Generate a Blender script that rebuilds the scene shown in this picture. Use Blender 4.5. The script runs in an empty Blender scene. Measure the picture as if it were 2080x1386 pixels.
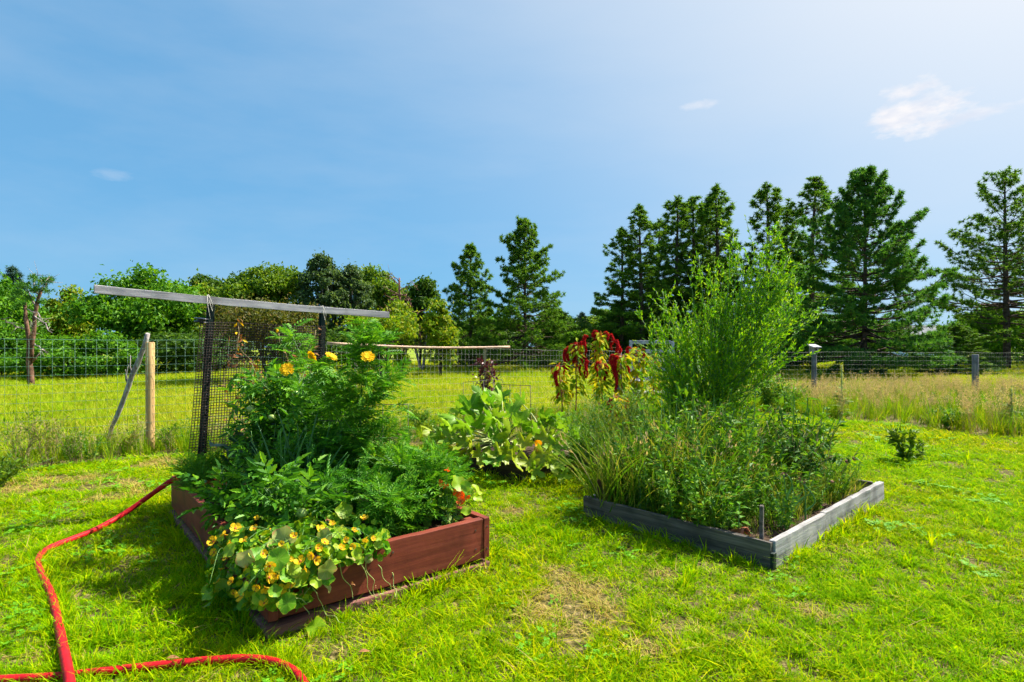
import bpy, math, random
import numpy as np
from mathutils import Vector, Matrix

R = math.radians
SC = bpy.context.scene
COL = SC.collection
rng = np.random.default_rng(11)
random.seed(11)

# ------------------------------------------------------------------ camera
F, HZ, CH = 1155.0, 705.0, 1.3
cam_d = bpy.data.cameras.new('camera')
cam = bpy.data.objects.new('camera', cam_d)
COL.objects.link(cam)
cam_d.sensor_width = 36.0
cam_d.lens = 36.0 * F / 2080.0
cam_d.shift_y = 12.0 / 2080.0
cam_d.clip_start, cam_d.clip_end = 0.05, 2000
cam.location = (0, 0, CH)
cam.rotation_euler = (R(90), 0, 0)
SC.camera = cam

# ------------------------------------------------------------------ sky, sun, exposure
SUN_AZ, SUN_EL = R(63), R(49)           # azimuth clockwise from +Y (straight ahead)
world = bpy.data.worlds.new('World')
SC.world = world
world.use_nodes = True
wn, wl = world.node_tree.nodes, world.node_tree.links
wn.clear()
sky = wn.new('ShaderNodeTexSky')
sky.sky_type = 'NISHITA'
sky.sun_disc = False
sky.sun_elevation = SUN_EL
sky.sun_rotation = SUN_AZ
sky.altitude = 300
sky.air_density = 1.0
sky.dust_density = 0.7
sky.ozone_density = 2.5
hsv = wn.new('ShaderNodeHueSaturation')
hsv.inputs['Saturation'].default_value = 1.0
nrm_in = wn.new('ShaderNodeVectorMath'); nrm_in.operation = 'SCALE'; nrm_in.inputs['Scale'].default_value = 1 / 6.0
gam = wn.new('ShaderNodeGamma'); gam.inputs['Gamma'].default_value = 0.28
nrm_out = wn.new('ShaderNodeVectorMath'); nrm_out.operation = 'MULTIPLY'; nrm_out.inputs[1].default_value = (1.04, 2.36, 3.55)
wl.new(sky.outputs[0], nrm_in.inputs[0]); wl.new(nrm_in.outputs[0], gam.inputs['Color'])
wl.new(gam.outputs[0], nrm_out.inputs[0]); wl.new(nrm_out.outputs[0], hsv.inputs['Color'])
bgn = wn.new('ShaderNodeBackground')
bgn.inputs['Strength'].default_value = 0.10
outw = wn.new('ShaderNodeOutputWorld')
tcw = wn.new('ShaderNodeTexCoord')


def wmath(op, a, b=None, c=None):
    n = wn.new('ShaderNodeMath'); n.operation = op
    for i, v in enumerate((a, b, c)):
        if v is None: continue
        if isinstance(v, (int, float)): n.inputs[i].default_value = v
        else: wl.new(v, n.inputs[i])
    return n.outputs[0]


def wdot(vec):
    n = wn.new('ShaderNodeVectorMath'); n.operation = 'DOT_PRODUCT'
    wl.new(tcw.outputs['Generated'], n.inputs[0]); n.inputs[1].default_value = vec
    return n.outputs['Value']


wnoise = wn.new('ShaderNodeTexNoise')
wmap = wn.new('ShaderNodeMapping')
wmap.inputs['Scale'].default_value = (1, 1, 2.4)
wl.new(tcw.outputs['Generated'], wmap.inputs['Vector'])
wl.new(wmap.outputs[0], wnoise.inputs['Vector'])
wnoise.inputs['Scale'].default_value = 11.0
wmap.inputs['Location'].default_value = (1.3, 9.1, 4.0)
wnoise.inputs['Detail'].default_value = 9.0
wnoise.inputs['Roughness'].default_value = 0.62
cloud_total = None
for (cx, cy, sa, se, amp) in ((1850, 226, 0.066, 0.040, 1.0), (1985, 230, 0.045, 0.009, 0.7), (1430, 212, 0.036, 0.007, 0.4),
                              (240, 356, 0.028, 0.009, 0.16), (1840, 190, 0.04, 0.02, 0.9)):
    d = Vector(((cx - 1040) / F, 1.0, (HZ - cy) / F)).normalized()
    t = Vector((0, 0, 1)).cross(d).normalized() * -1
    u = d.cross(t).normalized() * -1
    a = wmath('DIVIDE', wdot(t), sa)
    e = wmath('DIVIDE', wdot(u), se)
    rr = wmath('SQRT', wmath('ADD', wmath('MULTIPLY', a, a), wmath('MULTIPLY', e, e)))
    m = wmath('SUBTRACT', 1.0, rr)
    m = wmath('ADD', wmath('MULTIPLY', m, 1.5), wmath('MULTIPLY', wmath('SUBTRACT', wnoise.outputs[0], 0.52), 6.0))
    m = wmath('MULTIPLY', wmath('SMOOTH_MIN', wmath('MAXIMUM', m, 0.0), 1.0, 0.3), amp)
    m = wmath('MULTIPLY', m, wmath('GREATER_THAN', wdot(d), 0.7))
    m = wmath('MULTIPLY', m, wmath('LESS_THAN', rr, 2.2))
    cloud_total = m if cloud_total is None else wmath('MAXIMUM', cloud_total, m)
# thin high haze brightening towards the sun
SV = (math.sin(SUN_AZ) * math.cos(SUN_EL), math.cos(SUN_AZ) * math.cos(SUN_EL), math.sin(SUN_EL))
glow = wmath('MINIMUM', wmath('MULTIPLY', wmath('POWER', wmath('MAXIMUM', wdot(SV), 0.0), 3.4), 1.3), 1.0)
veil = wn.new('ShaderNodeMix'); veil.data_type = 'RGBA'
wl.new(glow, veil.inputs['Factor'])
wl.new(hsv.outputs[0], veil.inputs['A'])
veil.inputs['B'].default_value = (4.0, 4.05, 4.2, 1)
smap = wn.new('ShaderNodeMapping'); smap.inputs['Rotation'].default_value = (0.3, 0.5, 0.2); smap.inputs['Scale'].default_value = (1.2, 2.6, 5.5)
wl.new(tcw.outputs['Generated'], smap.inputs['Vector'])
snoise = wn.new('ShaderNodeTexNoise'); snoise.inputs['Scale'].default_value = 1.6; snoise.inputs['Detail'].default_value = 7; snoise.inputs['Roughness'].default_value = 0.55
wl.new(smap.outputs[0], snoise.inputs['Vector'])
streak = wmath('MULTIPLY', wmath('MAXIMUM', wmath('SUBTRACT', snoise.outputs[0], 0.40), 0.0), 0.5)
sveil = wn.new('ShaderNodeMix'); sveil.data_type = 'RGBA'
wl.new(streak, sveil.inputs['Factor']); wl.new(veil.outputs['Result'], sveil.inputs['A']); sveil.inputs['B'].default_value = (3.3, 3.5, 3.8, 1)
mixc = wn.new('ShaderNodeMix'); mixc.data_type = 'RGBA'
wl.new(wmath('MULTIPLY', cloud_total, 0.95), mixc.inputs['Factor'])
wl.new(sveil.outputs['Result'], mixc.inputs['A'])
cshade = wn.new('ShaderNodeTexNoise'); cshade.inputs['Scale'].default_value = 30.0; cshade.inputs['Detail'].default_value = 5
wl.new(wmap.outputs[0], cshade.inputs['Vector'])
ccol = wn.new('ShaderNodeValToRGB')
ccol.color_ramp.elements[0].position, ccol.color_ramp.elements[0].color = 0.36, (0.80, 0.84, 0.95, 1)
ccol.color_ramp.elements[1].position, ccol.color_ramp.elements[1].color = 0.58, (1.0, 0.98, 1.0, 1)
wl.new(cshade.outputs[0], ccol.inputs[0])
cscale = wn.new('ShaderNodeVectorMath'); cscale.operation = 'SCALE'; cscale.inputs['Scale'].default_value = 4.1
wl.new(ccol.outputs[0], cscale.inputs[0])
wl.new(cscale.outputs[0], mixc.inputs['B'])
wl.new(mixc.outputs['Result'], bgn.inputs['Color'])
wl.new(bgn.outputs[0], outw.inputs['Surface'])

sun_d = bpy.data.lights.new('sun', 'SUN')
sun_d.energy = 5.0
sun_d.angle = R(0.53)
sun_d.color = (1.0, 0.94, 0.84)
sun = bpy.data.objects.new('sun', sun_d)
COL.objects.link(sun)
S = Vector((math.sin(SUN_AZ) * math.cos(SUN_EL), math.cos(SUN_AZ) * math.cos(SUN_EL), math.sin(SUN_EL)))
sun.rotation_euler = S.to_track_quat('Z', 'Y').to_euler()
sun.location = S * 60

SC.view_settings.view_transform = 'Standard'
SC.view_settings.look = 'None'
SC.view_settings.gamma = 1.0
SC.view_settings.exposure = 1.27
SC.cycles.max_bounces = 4
SC.cycles.use_light_tree = False
world.cycles.sampling_method = 'MANUAL'
world.cycles.sample_map_resolution = 512
SC.cycles.diffuse_bounces = 2
SC.cycles.glossy_bounces = 2
SC.cycles.transmission_bounces = 3
SC.cycles.adaptive_threshold = 0.03
SC.cycles.use_denoising = True


# ------------------------------------------------------------------ coordinates
def G(px, py, z=0.0):
    """point at height z on the ray through a photo pixel"""
    Y = (CH - z) * F / (py - HZ)
    return np.array(((px - 1040) / F * Y, Y, z))


def P(px, py, Y):
    return np.array(((px - 1040) / F * Y, Y, CH - (py - HZ) / F * Y))


def nrm(v):
    v = np.asarray(v, float)
    return v / np.maximum(np.linalg.norm(v, axis=-1, keepdims=True), 1e-9)


def ru(n):
    return nrm(rng.normal(size=(n, 3)))


def frames(d, n=None, s=1.0):
    d = nrm(d)
    N = len(d)
    n = ru(N) if n is None else np.asarray(n, float)
    z = nrm(n - (n * d).sum(1, keepdims=True) * d)
    x = np.cross(d, z)
    M = np.stack([x, d, z], axis=2)
    s = np.broadcast_to(np.asarray(s, float), (N,))
    return M * s[:, None, None]


# ------------------------------------------------------------------ mesh builder
class MB:
    def __init__(self):
        self.V, self.F, self.n = [], [], 0

    def add(self, v, f, m=0, smooth=False):
        v = np.asarray(v, float).reshape(-1, 3)
        self.V.append(v)
        if not isinstance(f, np.ndarray):
            for k in sorted(set(len(q) for q in f)):
                self.F.append((np.array([q for q in f if len(q) == k]) + self.n, m, smooth))
        else:
            self.F.append((f + self.n, m, smooth))
        self.n += len(v)
        return self

    def inst(self, t, Rm, T, m=0, smooth=False):
        tv, tf = t
        T = np.asarray(T, float)
        if len(T) == 0: return self
        v = np.einsum('nij,kj->nki', Rm, tv) + T[:, None, :]
        f = (tf[None] + (np.arange(len(T)) * len(tv))[:, None, None]).reshape(-1, tf.shape[1])
        return self.add(v.reshape(-1, 3), f, m, smooth)

    def tubes(self, Pt, rad, sides=5, m=0, smooth=True):
        """Pt (N,K,3), rad (N,K)"""
        Pt = np.asarray(Pt, float)
        if Pt.ndim == 2: Pt = Pt[None]
        N, K, _ = Pt.shape
        if N == 0: return self
        rad = np.broadcast_to(np.asarray(rad, float), (N, K))
        tg = np.gradient(Pt, axis=1) if K > 1 else Pt
        tg = nrm(tg)
        mean = nrm(Pt[:, -1] - Pt[:, 0])
        ref = np.where(np.abs(mean[:, 2:3]) > 0.8, np.array([[1.0, 0.13, 0]]), np.array([[0, 0.1, 1.0]]))
        ref = np.broadcast_to(ref[:, None, :], Pt.shape)
        a = nrm(np.cross(tg, ref)); b = np.cross(tg, a)
        th = np.arange(sides) / sides * 2 * math.pi
        ring = (a[:, :, None, :] * np.cos(th)[None, None, :, None] + b[:, :, None, :] * np.sin(th)[None, None, :, None])
        v = Pt[:, :, None, :] + ring * rad[:, :, None, None]
        k, s = np.meshgrid(np.arange(K - 1), np.arange(sides), indexing='ij')
        s2 = (s + 1) % sides
        f = np.stack([k * sides + s, k * sides + s2, (k + 1) * sides + s2, (k + 1) * sides + s], -1).reshape(-1, 4)
        f = (f[None] + (np.arange(N) * K * sides)[:, None, None]).reshape(-1, 4)
        base = self.n
        self.add(v.reshape(-1, 3), f, m, smooth)
        if sides >= 3:
            ends = []
            off = base + np.arange(N) * K * sides
            c1 = off[:, None] + np.arange(sides)[::-1][None]
            c2 = off[:, None] + (K - 1) * sides + np.arange(sides)[None]
            self.F.append((np.concatenate([c1, c2]), m, False))
        return self

    def box(self, lo, hi, m=0):
        x0, y0, z0 = lo; x1, y1, z1 = hi
        v = [(x0, y0, z0), (x1, y0, z0), (x1, y1, z0), (x0, y1, z0), (x0, y0, z1), (x1, y0, z1), (x1, y1, z1), (x0, y1, z1)]
        f = [(0, 3, 2, 1), (4, 5, 6, 7), (0, 1, 5, 4), (1, 2, 6, 5), (2, 3, 7, 6), (3, 0, 4, 7)]
        return self.add(v, f, m)

    def board(self, lo, hi, axis=0, seg=14, wob=0.002, m=0, top=0.0):
        """a plank along local axis 0/1/2, cut into segments, edges slightly uneven"""
        lo, hi = np.array(lo, float), np.array(hi, float)
        o = [i for i in range(3) if i != axis]
        rows = []
        for i in range(seg + 1):
            t = i / seg
            for (a, b) in ((0, 0), (1, 0), (1, 1), (0, 1)):
                p = np.zeros(3)
                p[axis] = lo[axis] + (hi[axis] - lo[axis]) * t
                p[o[0]] = (lo, hi)[a][o[0]]
                p[o[1]] = (lo, hi)[b][o[1]]
                j = rng.normal(size=3) * wob
                j[axis] = 0
                if b == 1 and axis != 2: j[2] += rng.normal() * top
                rows.append(p + j)
        f = []
        for i in range(seg):
            for s in range(4):
                f.append((i * 4 + s, i * 4 + (s + 1) % 4, (i + 1) * 4 + (s + 1) % 4, (i + 1) * 4 + s))
        f += [(3, 2, 1, 0), tuple(seg * 4 + k for k in range(4))]
        if axis == 1: f = [q[::-1] for q in f]
        return self.add(rows, f, m)

    def xform(self, M=None, T=(0, 0, 0)):
        for i, v in enumerate(self.V):
            if M is not None: v = v @ np.asarray(M).T
            self.V[i] = v + np.asarray(T)
        return self

    def mesh(self, name, mats):
        me = bpy.data.meshes.new(name)
        if not self.V: return me
        V = np.concatenate(self.V)
        me.vertices.add(len(V)); me.vertices.foreach_set('co', V.astype(np.float32).ravel())
        loops, sizes, mi, sm = [], [], [], []
        for f, m, s in self.F:
            loops.append(f.ravel()); sizes.append(np.full(len(f), f.shape[1]))
            mi.append(np.full(len(f), m)); sm.append(np.full(len(f), s))
        loops = np.concatenate(loops); sizes = np.concatenate(sizes)
        me.loops.add(len(loops)); me.loops.foreach_set('vertex_index', loops.astype(np.int32))
        me.polygons.add(len(sizes))
        st = np.concatenate([[0], np.cumsum(sizes)[:-1]])
        me.polygons.foreach_set('loop_start', st.astype(np.int32))
        me.polygons.foreach_set('material_index', np.concatenate(mi).astype(np.int32))
        me.polygons.foreach_set('use_smooth', np.concatenate(sm).astype(bool))
        me.update(calc_edges=True)
        for x in mats: me.materials.append(x)
        return me


def link(name, data, parent=None, loc=None, rz=0.0, M=None):
    o = bpy.data.objects.new(name, data)
    COL.objects.link(o)
    if parent is not None: o.parent = parent
    if M is not None: o.matrix_local = M
    else:
        if loc is not None: o.location = loc
        o.rotation_euler = (0, 0, rz)
    return o


def tag(o, label, cat, group=None, kind=None):
    if label: o['label'] = label
    if cat: o['category'] = cat
    if group: o['group'] = group
    if kind: o['kind'] = kind
    return o


def thing(name, label, cat, loc=(0, 0, 0), rz=0.0, group=None):
    return tag(link(name, None, None, loc, rz), label, cat, group)


def part(name, mb, mats, parent, kind=None, label=None, bevel=0.0, loc=None):
    mats = mats if isinstance(mats, (list, tuple)) else [mats]
    o = link(name, mb if isinstance(mb, bpy.types.Mesh) else mb.mesh(name, mats), parent, loc)
    if kind: o['kind'] = kind
    if label: o['label'] = label
    if bevel:
        b = o.modifiers.new('bevel', 'BEVEL'); b.width = bevel; b.segments = 2; b.limit_method = 'ANGLE'
    return o


def place(name, me, parent, Rm, T):
    """one separate piece (leaf, flower) with shared mesh data"""
    M = Matrix(((Rm[0][0], Rm[0][1], Rm[0][2], T[0]), (Rm[1][0], Rm[1][1], Rm[1][2], T[1]), (Rm[2][0], Rm[2][1], Rm[2][2], T[2]), (0, 0, 0, 1)))
    return link(name, me, parent, M=M)


def copy_thing(root, loc, rz, scale, label, group=None):
    c = root.copy(); COL.objects.link(c)
    c.location, c.rotation_euler = loc, (0, 0, rz)
    c.scale = (scale, scale, scale) if isinstance(scale, (int, float)) else scale
    c['label'] = label
    if group: c['group'] = group
    for ch in list(root.children):
        k = ch.copy(); COL.objects.link(k); k.parent = c
        for g in list(ch.children):
            q = g.copy(); COL.objects.link(q); q.parent = k
    return c


# ------------------------------------------------------------------ materials
def newmat(name):
    m = bpy.data.materials.new(name); m.use_nodes = True
    nt = m.node_tree
    nt.nodes.clear()
    return m, nt.nodes, nt.links


def ramp(nodes, stops, interp='LINEAR'):
    r = nodes.new('ShaderNodeValToRGB')
    r.color_ramp.interpolation = interp
    e = r.color_ramp.elements
    while len(e) < len(stops): e.new(0.5)
    for i, (p, c) in enumerate(stops):
        e[i].position = p; e[i].color = (*c, 1)
    return r


def leafmat(name, cols, trans=0.38, rough=0.5, spec=0.3, patch=None, pscale=1.0, tint=(1.25, 1.15, 0.5), patch2=None):
    m, n, l = newmat(name)
    geo = n.new('ShaderNodeNewGeometry')
    k = len(cols)
    r = ramp(n, [(i / max(k - 1, 1), c) for i, c in enumerate(cols)])
    l.new(geo.outputs['Random Per Island'], r.inputs[0])
    col = r.outputs[0]
    if patch:
        nz = n.new('ShaderNodeTexNoise'); nz.inputs['Scale'].default_value = pscale; nz.inputs['Detail'].default_value = 4
        l.new(geo.outputs['Position'], nz.inputs['Vector'])
        rp = ramp(n, [(0.42, (0, 0, 0)), (0.62, (1, 1, 1))]); l.new(nz.outputs[0], rp.inputs[0])
        mx = n.new('ShaderNodeMix'); mx.data_type = 'RGBA'
        l.new(rp.outputs[0], mx.inputs['Factor']); l.new(col, mx.inputs['A'])
        mm = n.new('ShaderNodeMix'); mm.data_type = 'RGBA'; mm.blend_type = 'MULTIPLY'; mm.inputs['Factor'].default_value = 1
        l.new(col, mm.inputs['A']); mm.inputs['B'].default_value = (*patch, 1)
        l.new(mm.outputs['Result'], mx.inputs['B'])
        col = mx.outputs['Result']
    if patch2:
        nz = n.new('ShaderNodeTexNoise'); nz.inputs['Scale'].default_value = 7.0; nz.inputs['Detail'].default_value = 5
        l.new(geo.outputs['Position'], nz.inputs['Vector'])
        rp = ramp(n, [(0.40, (1, 1, 1)), (0.60, (0, 0, 0))]); l.new(nz.outputs[0], rp.inputs[0])
        mm = n.new('ShaderNodeMix'); mm.data_type = 'RGBA'; mm.blend_type = 'MULTIPLY'
        l.new(rp.outputs[0], mm.inputs['Factor']); l.new(col, mm.inputs['A']); mm.inputs['B'].default_value = (*patch2, 1)
        col = mm.outputs['Result']
    bs = n.new('ShaderNodeBsdfPrincipled')
    bs.inputs['Roughness'].default_value = rough
    bs.inputs['Specular IOR Level'].default_value = spec
    l.new(col, bs.inputs['Base Color'])
    tr = n.new('ShaderNodeBsdfTranslucent')
    tm = n.new('ShaderNodeMix'); tm.data_type = 'RGBA'; tm.blend_type = 'MULTIPLY'; tm.inputs['Factor'].default_value = 1
    l.new(col, tm.inputs['A']); tm.inputs['B'].default_value = (*tint, 1)
    l.new(tm.outputs['Result'], tr.inputs['Color'])
    mix = n.new('ShaderNodeMixShader'); mix.inputs[0].default_value = trans
    l.new(bs.outputs[0], mix.inputs[1]); l.new(tr.outputs[0], mix.inputs[2])
    o = n.new('ShaderNodeOutputMaterial'); l.new(mix.outputs[0], o.inputs[0])
    return m


def woodmat(name, c1, c2, c3, scale=(1, 1, 1), rough=0.8, streak=14.0, axis=0, bump=0.25, knots=True):
    m, n, l = newmat(name)
    tc = n.new('ShaderNodeTexCoord')
    mp = n.new('ShaderNodeMapping')
    sc = [streak * 3] * 3; sc[axis] = streak * 0.12
    mp.inputs['Scale'].default_value = sc
    l.new(tc.outputs['Object'], mp.inputs['Vector'])
    nz = n.new('ShaderNodeTexNoise'); nz.inputs['Scale'].default_value = 1.0; nz.inputs['Detail'].default_value = 8; nz.inputs['Roughness'].default_value = 0.65
    l.new(mp.outputs[0], nz.inputs['Vector'])
    r = ramp(n, [(0.30, c1), (0.5, c2), (0.72, c3)]); l.new(nz.outputs[0], r.inputs[0])
    n2 = n.new('ShaderNodeTexNoise'); n2.inputs['Scale'].default_value = 5.5; n2.inputs['Detail'].default_value = 6
    l.new(tc.outputs['Object'], n2.inputs['Vector'])
    r2 = ramp(n, [(0.28, (0.38, 0.36, 0.34)), (0.48, (.95, .95, .95)), (0.75, (1.25, 1.2, 1.15))]); l.new(n2.outputs[0], r2.inputs[0])
    mx = n.new('ShaderNodeMix'); mx.data_type = 'RGBA'; mx.blend_type = 'MULTIPLY'; mx.inputs['Factor'].default_value = 0.8
    l.new(r.outputs[0], mx.inputs['A']); l.new(r2.outputs[0], mx.inputs['B'])
    col = mx.outputs['Result']
    if knots:
        vo = n.new('ShaderNodeTexVoronoi'); vo.inputs['Scale'].default_value = 4.5
        l.new(tc.outputs['Object'], vo.inputs['Vector'])
        rk = ramp(n, [(0.0, (0.25, 0.22, 0.2)), (0.06, (0.4, 0.36, 0.33)), (0.09, (1, 1, 1))]); l.new(vo.outputs['Distance'], rk.inputs[0])
        mk = n.new('ShaderNodeMix'); mk.data_type = 'RGBA'; mk.blend_type = 'MULTIPLY'; mk.inputs['Factor'].default_value = 0.8
        l.new(col, mk.inputs['A']); l.new(rk.outputs[0], mk.inputs['B']); col = mk.outputs['Result']
    bs = n.new('ShaderNodeBsdfPrincipled'); bs.inputs['Roughness'].default_value = rough
    bs.inputs['Specular IOR Level'].default_value = 0.25
    l.new(col, bs.inputs['Base Color'])
    bp = n.new('ShaderNodeBump'); bp.inputs['Strength'].default_value = bump; bp.inputs['Distance'].default_value = 0.01
    l.new(nz.outputs[0], bp.inputs['Height']); l.new(bp.outputs[0], bs.inputs['Normal'])
    o = n.new('ShaderNodeOutputMaterial'); l.new(bs.outputs[0], o.inputs[0])
    return m


def plain(name, c, rough=0.6, spec=0.4, metal=0.0, var=0.25, vscale=8.0, bump=0.0):
    m, n, l = newmat(name)
    tc = n.new('ShaderNodeTexCoord')
    nz = n.new('ShaderNodeTexNoise'); nz.inputs['Scale'].default_value = vscale; nz.inputs['Detail'].default_value = 6
    l.new(tc.outputs['Object'], nz.inputs['Vector'])
    c = np.array(c)
    r = ramp(n, [(0.3, tuple(c * (1 - var))), (0.7, tuple(np.minimum(c * (1 + var), 0.95)))]); l.new(nz.outputs[0], r.inputs[0])
    bs = n.new('ShaderNodeBsdfPrincipled')
    bs.inputs['Roughness'].default_value = rough; bs.inputs['Metallic'].default_value = metal
    bs.inputs['Specular IOR Level'].default_value = spec
    l.new(r.outputs[0], bs.inputs['Base Color'])
    if bump:
        bp = n.new('ShaderNodeBump'); bp.inputs['Strength'].default_value = bump; bp.inputs['Distance'].default_value = 0.02
        l.new(nz.outputs[0], bp.inputs['Height']); l.new(bp.outputs[0], bs.inputs['Normal'])
    o = n.new('ShaderNodeOutputMaterial'); l.new(bs.outputs[0], o.inputs[0])
    return m


M = {}
M['lawn'] = leafmat('lawn_blade', [(.13, .33, .001), (.23, .47, .001), (.36, .57, .001), (.52, .58, .003)], .45, .8, .03, patch=(1.28, .98, .9), pscale=0.55, tint=(1.2, 1.1, .2), patch2=(.66, .74, .6))
M['lawn_dry'] = leafmat('dry_blade', [(.42, .28, .08), (.52, .38, .12), (.38, .34, .04), (.26, .34, .02)], .3, .7, .15)
M['clover'] = leafmat('clover_leaf', [(.10, .32, .01), (.15, .40, .012), (.20, .44, .015)], .35, .6, .15)
M['field'] = leafmat('field_blade', [(.13, .30, .002), (.21, .38, .003), (.31, .43, .008), (.46, .45, .06)], .42, .8, .03, patch=(1.3, 1.03, 1.6), pscale=0.22)
M['tall'] = leafmat('tall_blade', [(.09, .24, .003), (.15, .33, .004), (.25, .38, .008), (.42, .38, .06)], .4, .75, .05, patch=(1.2, .95, .9), pscale=0.8)
M['seed'] = leafmat('seed_head', [(.44, .34, .17), (.54, .43, .24), (.50, .36, .24), (.60, .50, .30)], .35, .8, .1)
M['pine'] = leafmat('pine_needle', [(.042, .12, .012), (.072, .185, .016), (.115, .25, .020), (.19, .33, .024)], .4, .6, .15)
M['pine2'] = leafmat('pine_needle_bluish', [(.030, .115, .020), (.052, .18, .026), (.088, .245, .030), (.15, .31, .032)], .4, .6, .15)
M['spruce'] = leafmat('spruce_needle', [(.018, .055, .035), (.03, .085, .05), (.05, .12, .06)], .2, .5, .3)
for k, cols in {
    'green': [(.035, .13, .006), (.065, .21, .008), (.11, .29, .010), (.17, .35, .012)],
    'mid': [(.06, .14, .008), (.10, .21, .010), (.16, .27, .012), (.22, .31, .015)],
    'dark': [(.026, .080, .009), (.046, .12, .011), (.075, .165, .013), (.11, .20, .015)],
    'yellow': [(.12, .22, .006), (.20, .30, .008), (.30, .36, .010), (.42, .38, .02)],
    'ygreen': [(.085, .20, .006), (.15, .28, .008), (.24, .34, .010), (.36, .36, .02)],
    'grey': [(.035, .085, .028), (.06, .12, .04), (.09, .16, .05), (.14, .21, .08)],
    'olive': [(.05, .07, .014), (.09, .11, .02), (.13, .15, .025), (.18, .12, .03)],
    'willow': [(.085, .27, .003), (.14, .37, .004), (.24, .48, .005), (.38, .55, .008)],
}.items():
    M['leaf_' + k] = leafmat('leaf_' + k, cols, .42, .55, .2)
M['marigold'] = leafmat('marigold_leaf', [(.026, .13, .010), (.044, .20, .012), (.075, .27, .014), (.14, .37, .018)], .36, .5, .25)
M['marigold_light'] = leafmat('marigold_leaf_light', [(.045, .19, .010), (.08, .27, .012), (.13, .35, .016), (.20, .42, .02)], .38, .5, .25)
M['tomato'] = leafmat('tomato_leaf', [(.030, .13, .010), (.055, .20, .012), (.10, .30, .014), (.18, .40, .016)], .38, .48, .28)
M['kale'] = leafmat('kale_leaf', [(.012, .06, .04), (.02, .09, .05), (.035, .12, .06)], .2, .35, .5)
M['onion'] = leafmat('onion_leaf', [(.05, .16, .05), (.07, .21, .05), (.10, .26, .06)], .25, .35, .5)
M['weed'] = leafmat('weed_leaf', [(.05, .16, .008), (.09, .24, .010), (.14, .31, .012), (.25, .36, .018)], .38, .55, .2)
M['weed_dry'] = leafmat('weed_leaf_dry', [(.07, .17, .010), (.14, .25, .012), (.26, .30, .03), (.36, .30, .08)], .35, .6, .15)
M['rose'] = leafmat('rose_leaf', [(.03, .10, .010), (.05, .15, .014), (.09, .22, .02)], .3, .6, .15)
M['amar'] = leafmat('amaranth_leaf', [(.14, .30, .006), (.28, .40, .008), (.46, .46, .010), (.58, .40, .015)], .42, .65, .08)
M['amar_red'] = leafmat('amaranth_red_leaf', [(.30, .05, .02), (.42, .10, .03), (.45, .22, .03)], .4, .5, .3)
M['tassel'] = leafmat('amaranth_tassel', [(.30, .007, .014), (.46, .012, .018), (.60, .025, .022), (.68, .08, .03)], .32, .85, .05, tint=(1.2, .6, .6))
M['purple'] = leafmat('purple_leaf', [(.035, .008, .016), (.06, .012, .022), (.10, .02, .03), (.16, .04, .05)], .25, .35, .5, tint=(1.3, .5, .6))
M['dead'] = leafmat('dead_leaf', [(.22, .08, .03), (.32, .13, .05), (.40, .20, .09), (.28, .16, .08)], .3, .8, .1)
M['stem'] = plain('green_stem', (.10, .22, .04), .5, .4, 0, .3, 20)
M['stem_pale'] = plain('pale_stem', (.30, .36, .10), .55, .35, 0, .25, 20)
M['stem_red'] = plain('reddish_stem', (.30, .12, .05), .55, .35, 0, .35, 20)
M['stem_dry'] = plain('dry_stem', (.30, .22, .11), .75, .2, 0, .3, 25)
M['petal_yellow'] = leafmat('petal_yellow', [(.74, .40, .008), (.80, .50, .012), (.82, .58, .04)], .35, .6, .1, tint=(1.1, .95, .4))
M['petal_gold'] = leafmat('petal_gold', [(.82, .46, .006), (.86, .54, .008), (.88, .60, .015)], .3, .6, .1, tint=(1.1, 1.0, .3))
M['petal_orange'] = leafmat('petal_orange', [(.70, .05, .006), (.78, .10, .008), (.80, .18, .01)], .3, .5, .25, tint=(1.1, .8, .4))
M['petal_squash'] = leafmat('petal_squash', [(.80, .36, .008), (.85, .45, .01)], .35, .5, .25, tint=(1.1, .9, .4))
M['throat'] = plain('flower_throat', (.45, .10, .015), .6, .3, 0, .3, 60)
M['fruit_green'] = plain('green_fruit', (.30, .40, .10), .3, .5, 0, .2, 15)
M['fruit_yellow'] = plain('yellow_squash_skin', (.75, .42, .02), .35, .5, 0, .2, 12)
M['flower_head_green'] = leafmat('greenish_flower_head', [(.30, .36, .05), (.42, .44, .06), (.50, .48, .08)], .3, .7, .2)
M['spent'] = plain('spent_flower', (.22, .10, .07), .8, .2, 0, .4, 40)
M['red_wood'] = woodmat('red_stained_wood', (.11, .021, .011), (.19, .037, .019), (.26, .062, .035), axis=0, rough=.62, streak=9, bump=.2)
M['red_wood_y'] = woodmat('red_stained_wood_long', (.11, .021, .011), (.19, .037, .019), (.26, .062, .035), axis=1, rough=.62, streak=9, bump=.2)
M['sill_wood'] = woodmat('worn_red_sill', (.12, .05, .04), (.22, .09, .07), (.34, .20, .16), axis=0, rough=.8, streak=10)
M['grey_wood'] = woodmat('weathered_board_shaded', (.034, .030, .025), (.105, .092, .078), (.21, .185, .16), axis=1, rough=.9, streak=10, bump=.5)  # darker copy of the weathered wood, shade of the left board put into its colour
M['pale_wood'] = woodmat('weathered_board_sunlit', (.11, .105, .10), (.31, .30, .295), (.48, .47, .46), axis=0, rough=.9, streak=8, bump=.5)  # lighter copy of the weathered wood, sunlight put into its colour
M['beam_wood'] = woodmat('weathered_beam', (.24, .235, .25), (.38, .37, .39), (.48, .47, .48), axis=0, rough=.85, streak=12)
M['bed_wood'] = woodmat('dark_bed_wood', (.018, .015, .012), (.040, .032, .024), (.075, .06, .05), axis=1, rough=.9, streak=9)
M['post_wood'] = woodmat('new_pine_post', (.42, .24, .085), (.56, .36, .15), (.66, .46, .22), axis=2, rough=.7, streak=9, bump=.15)
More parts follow.
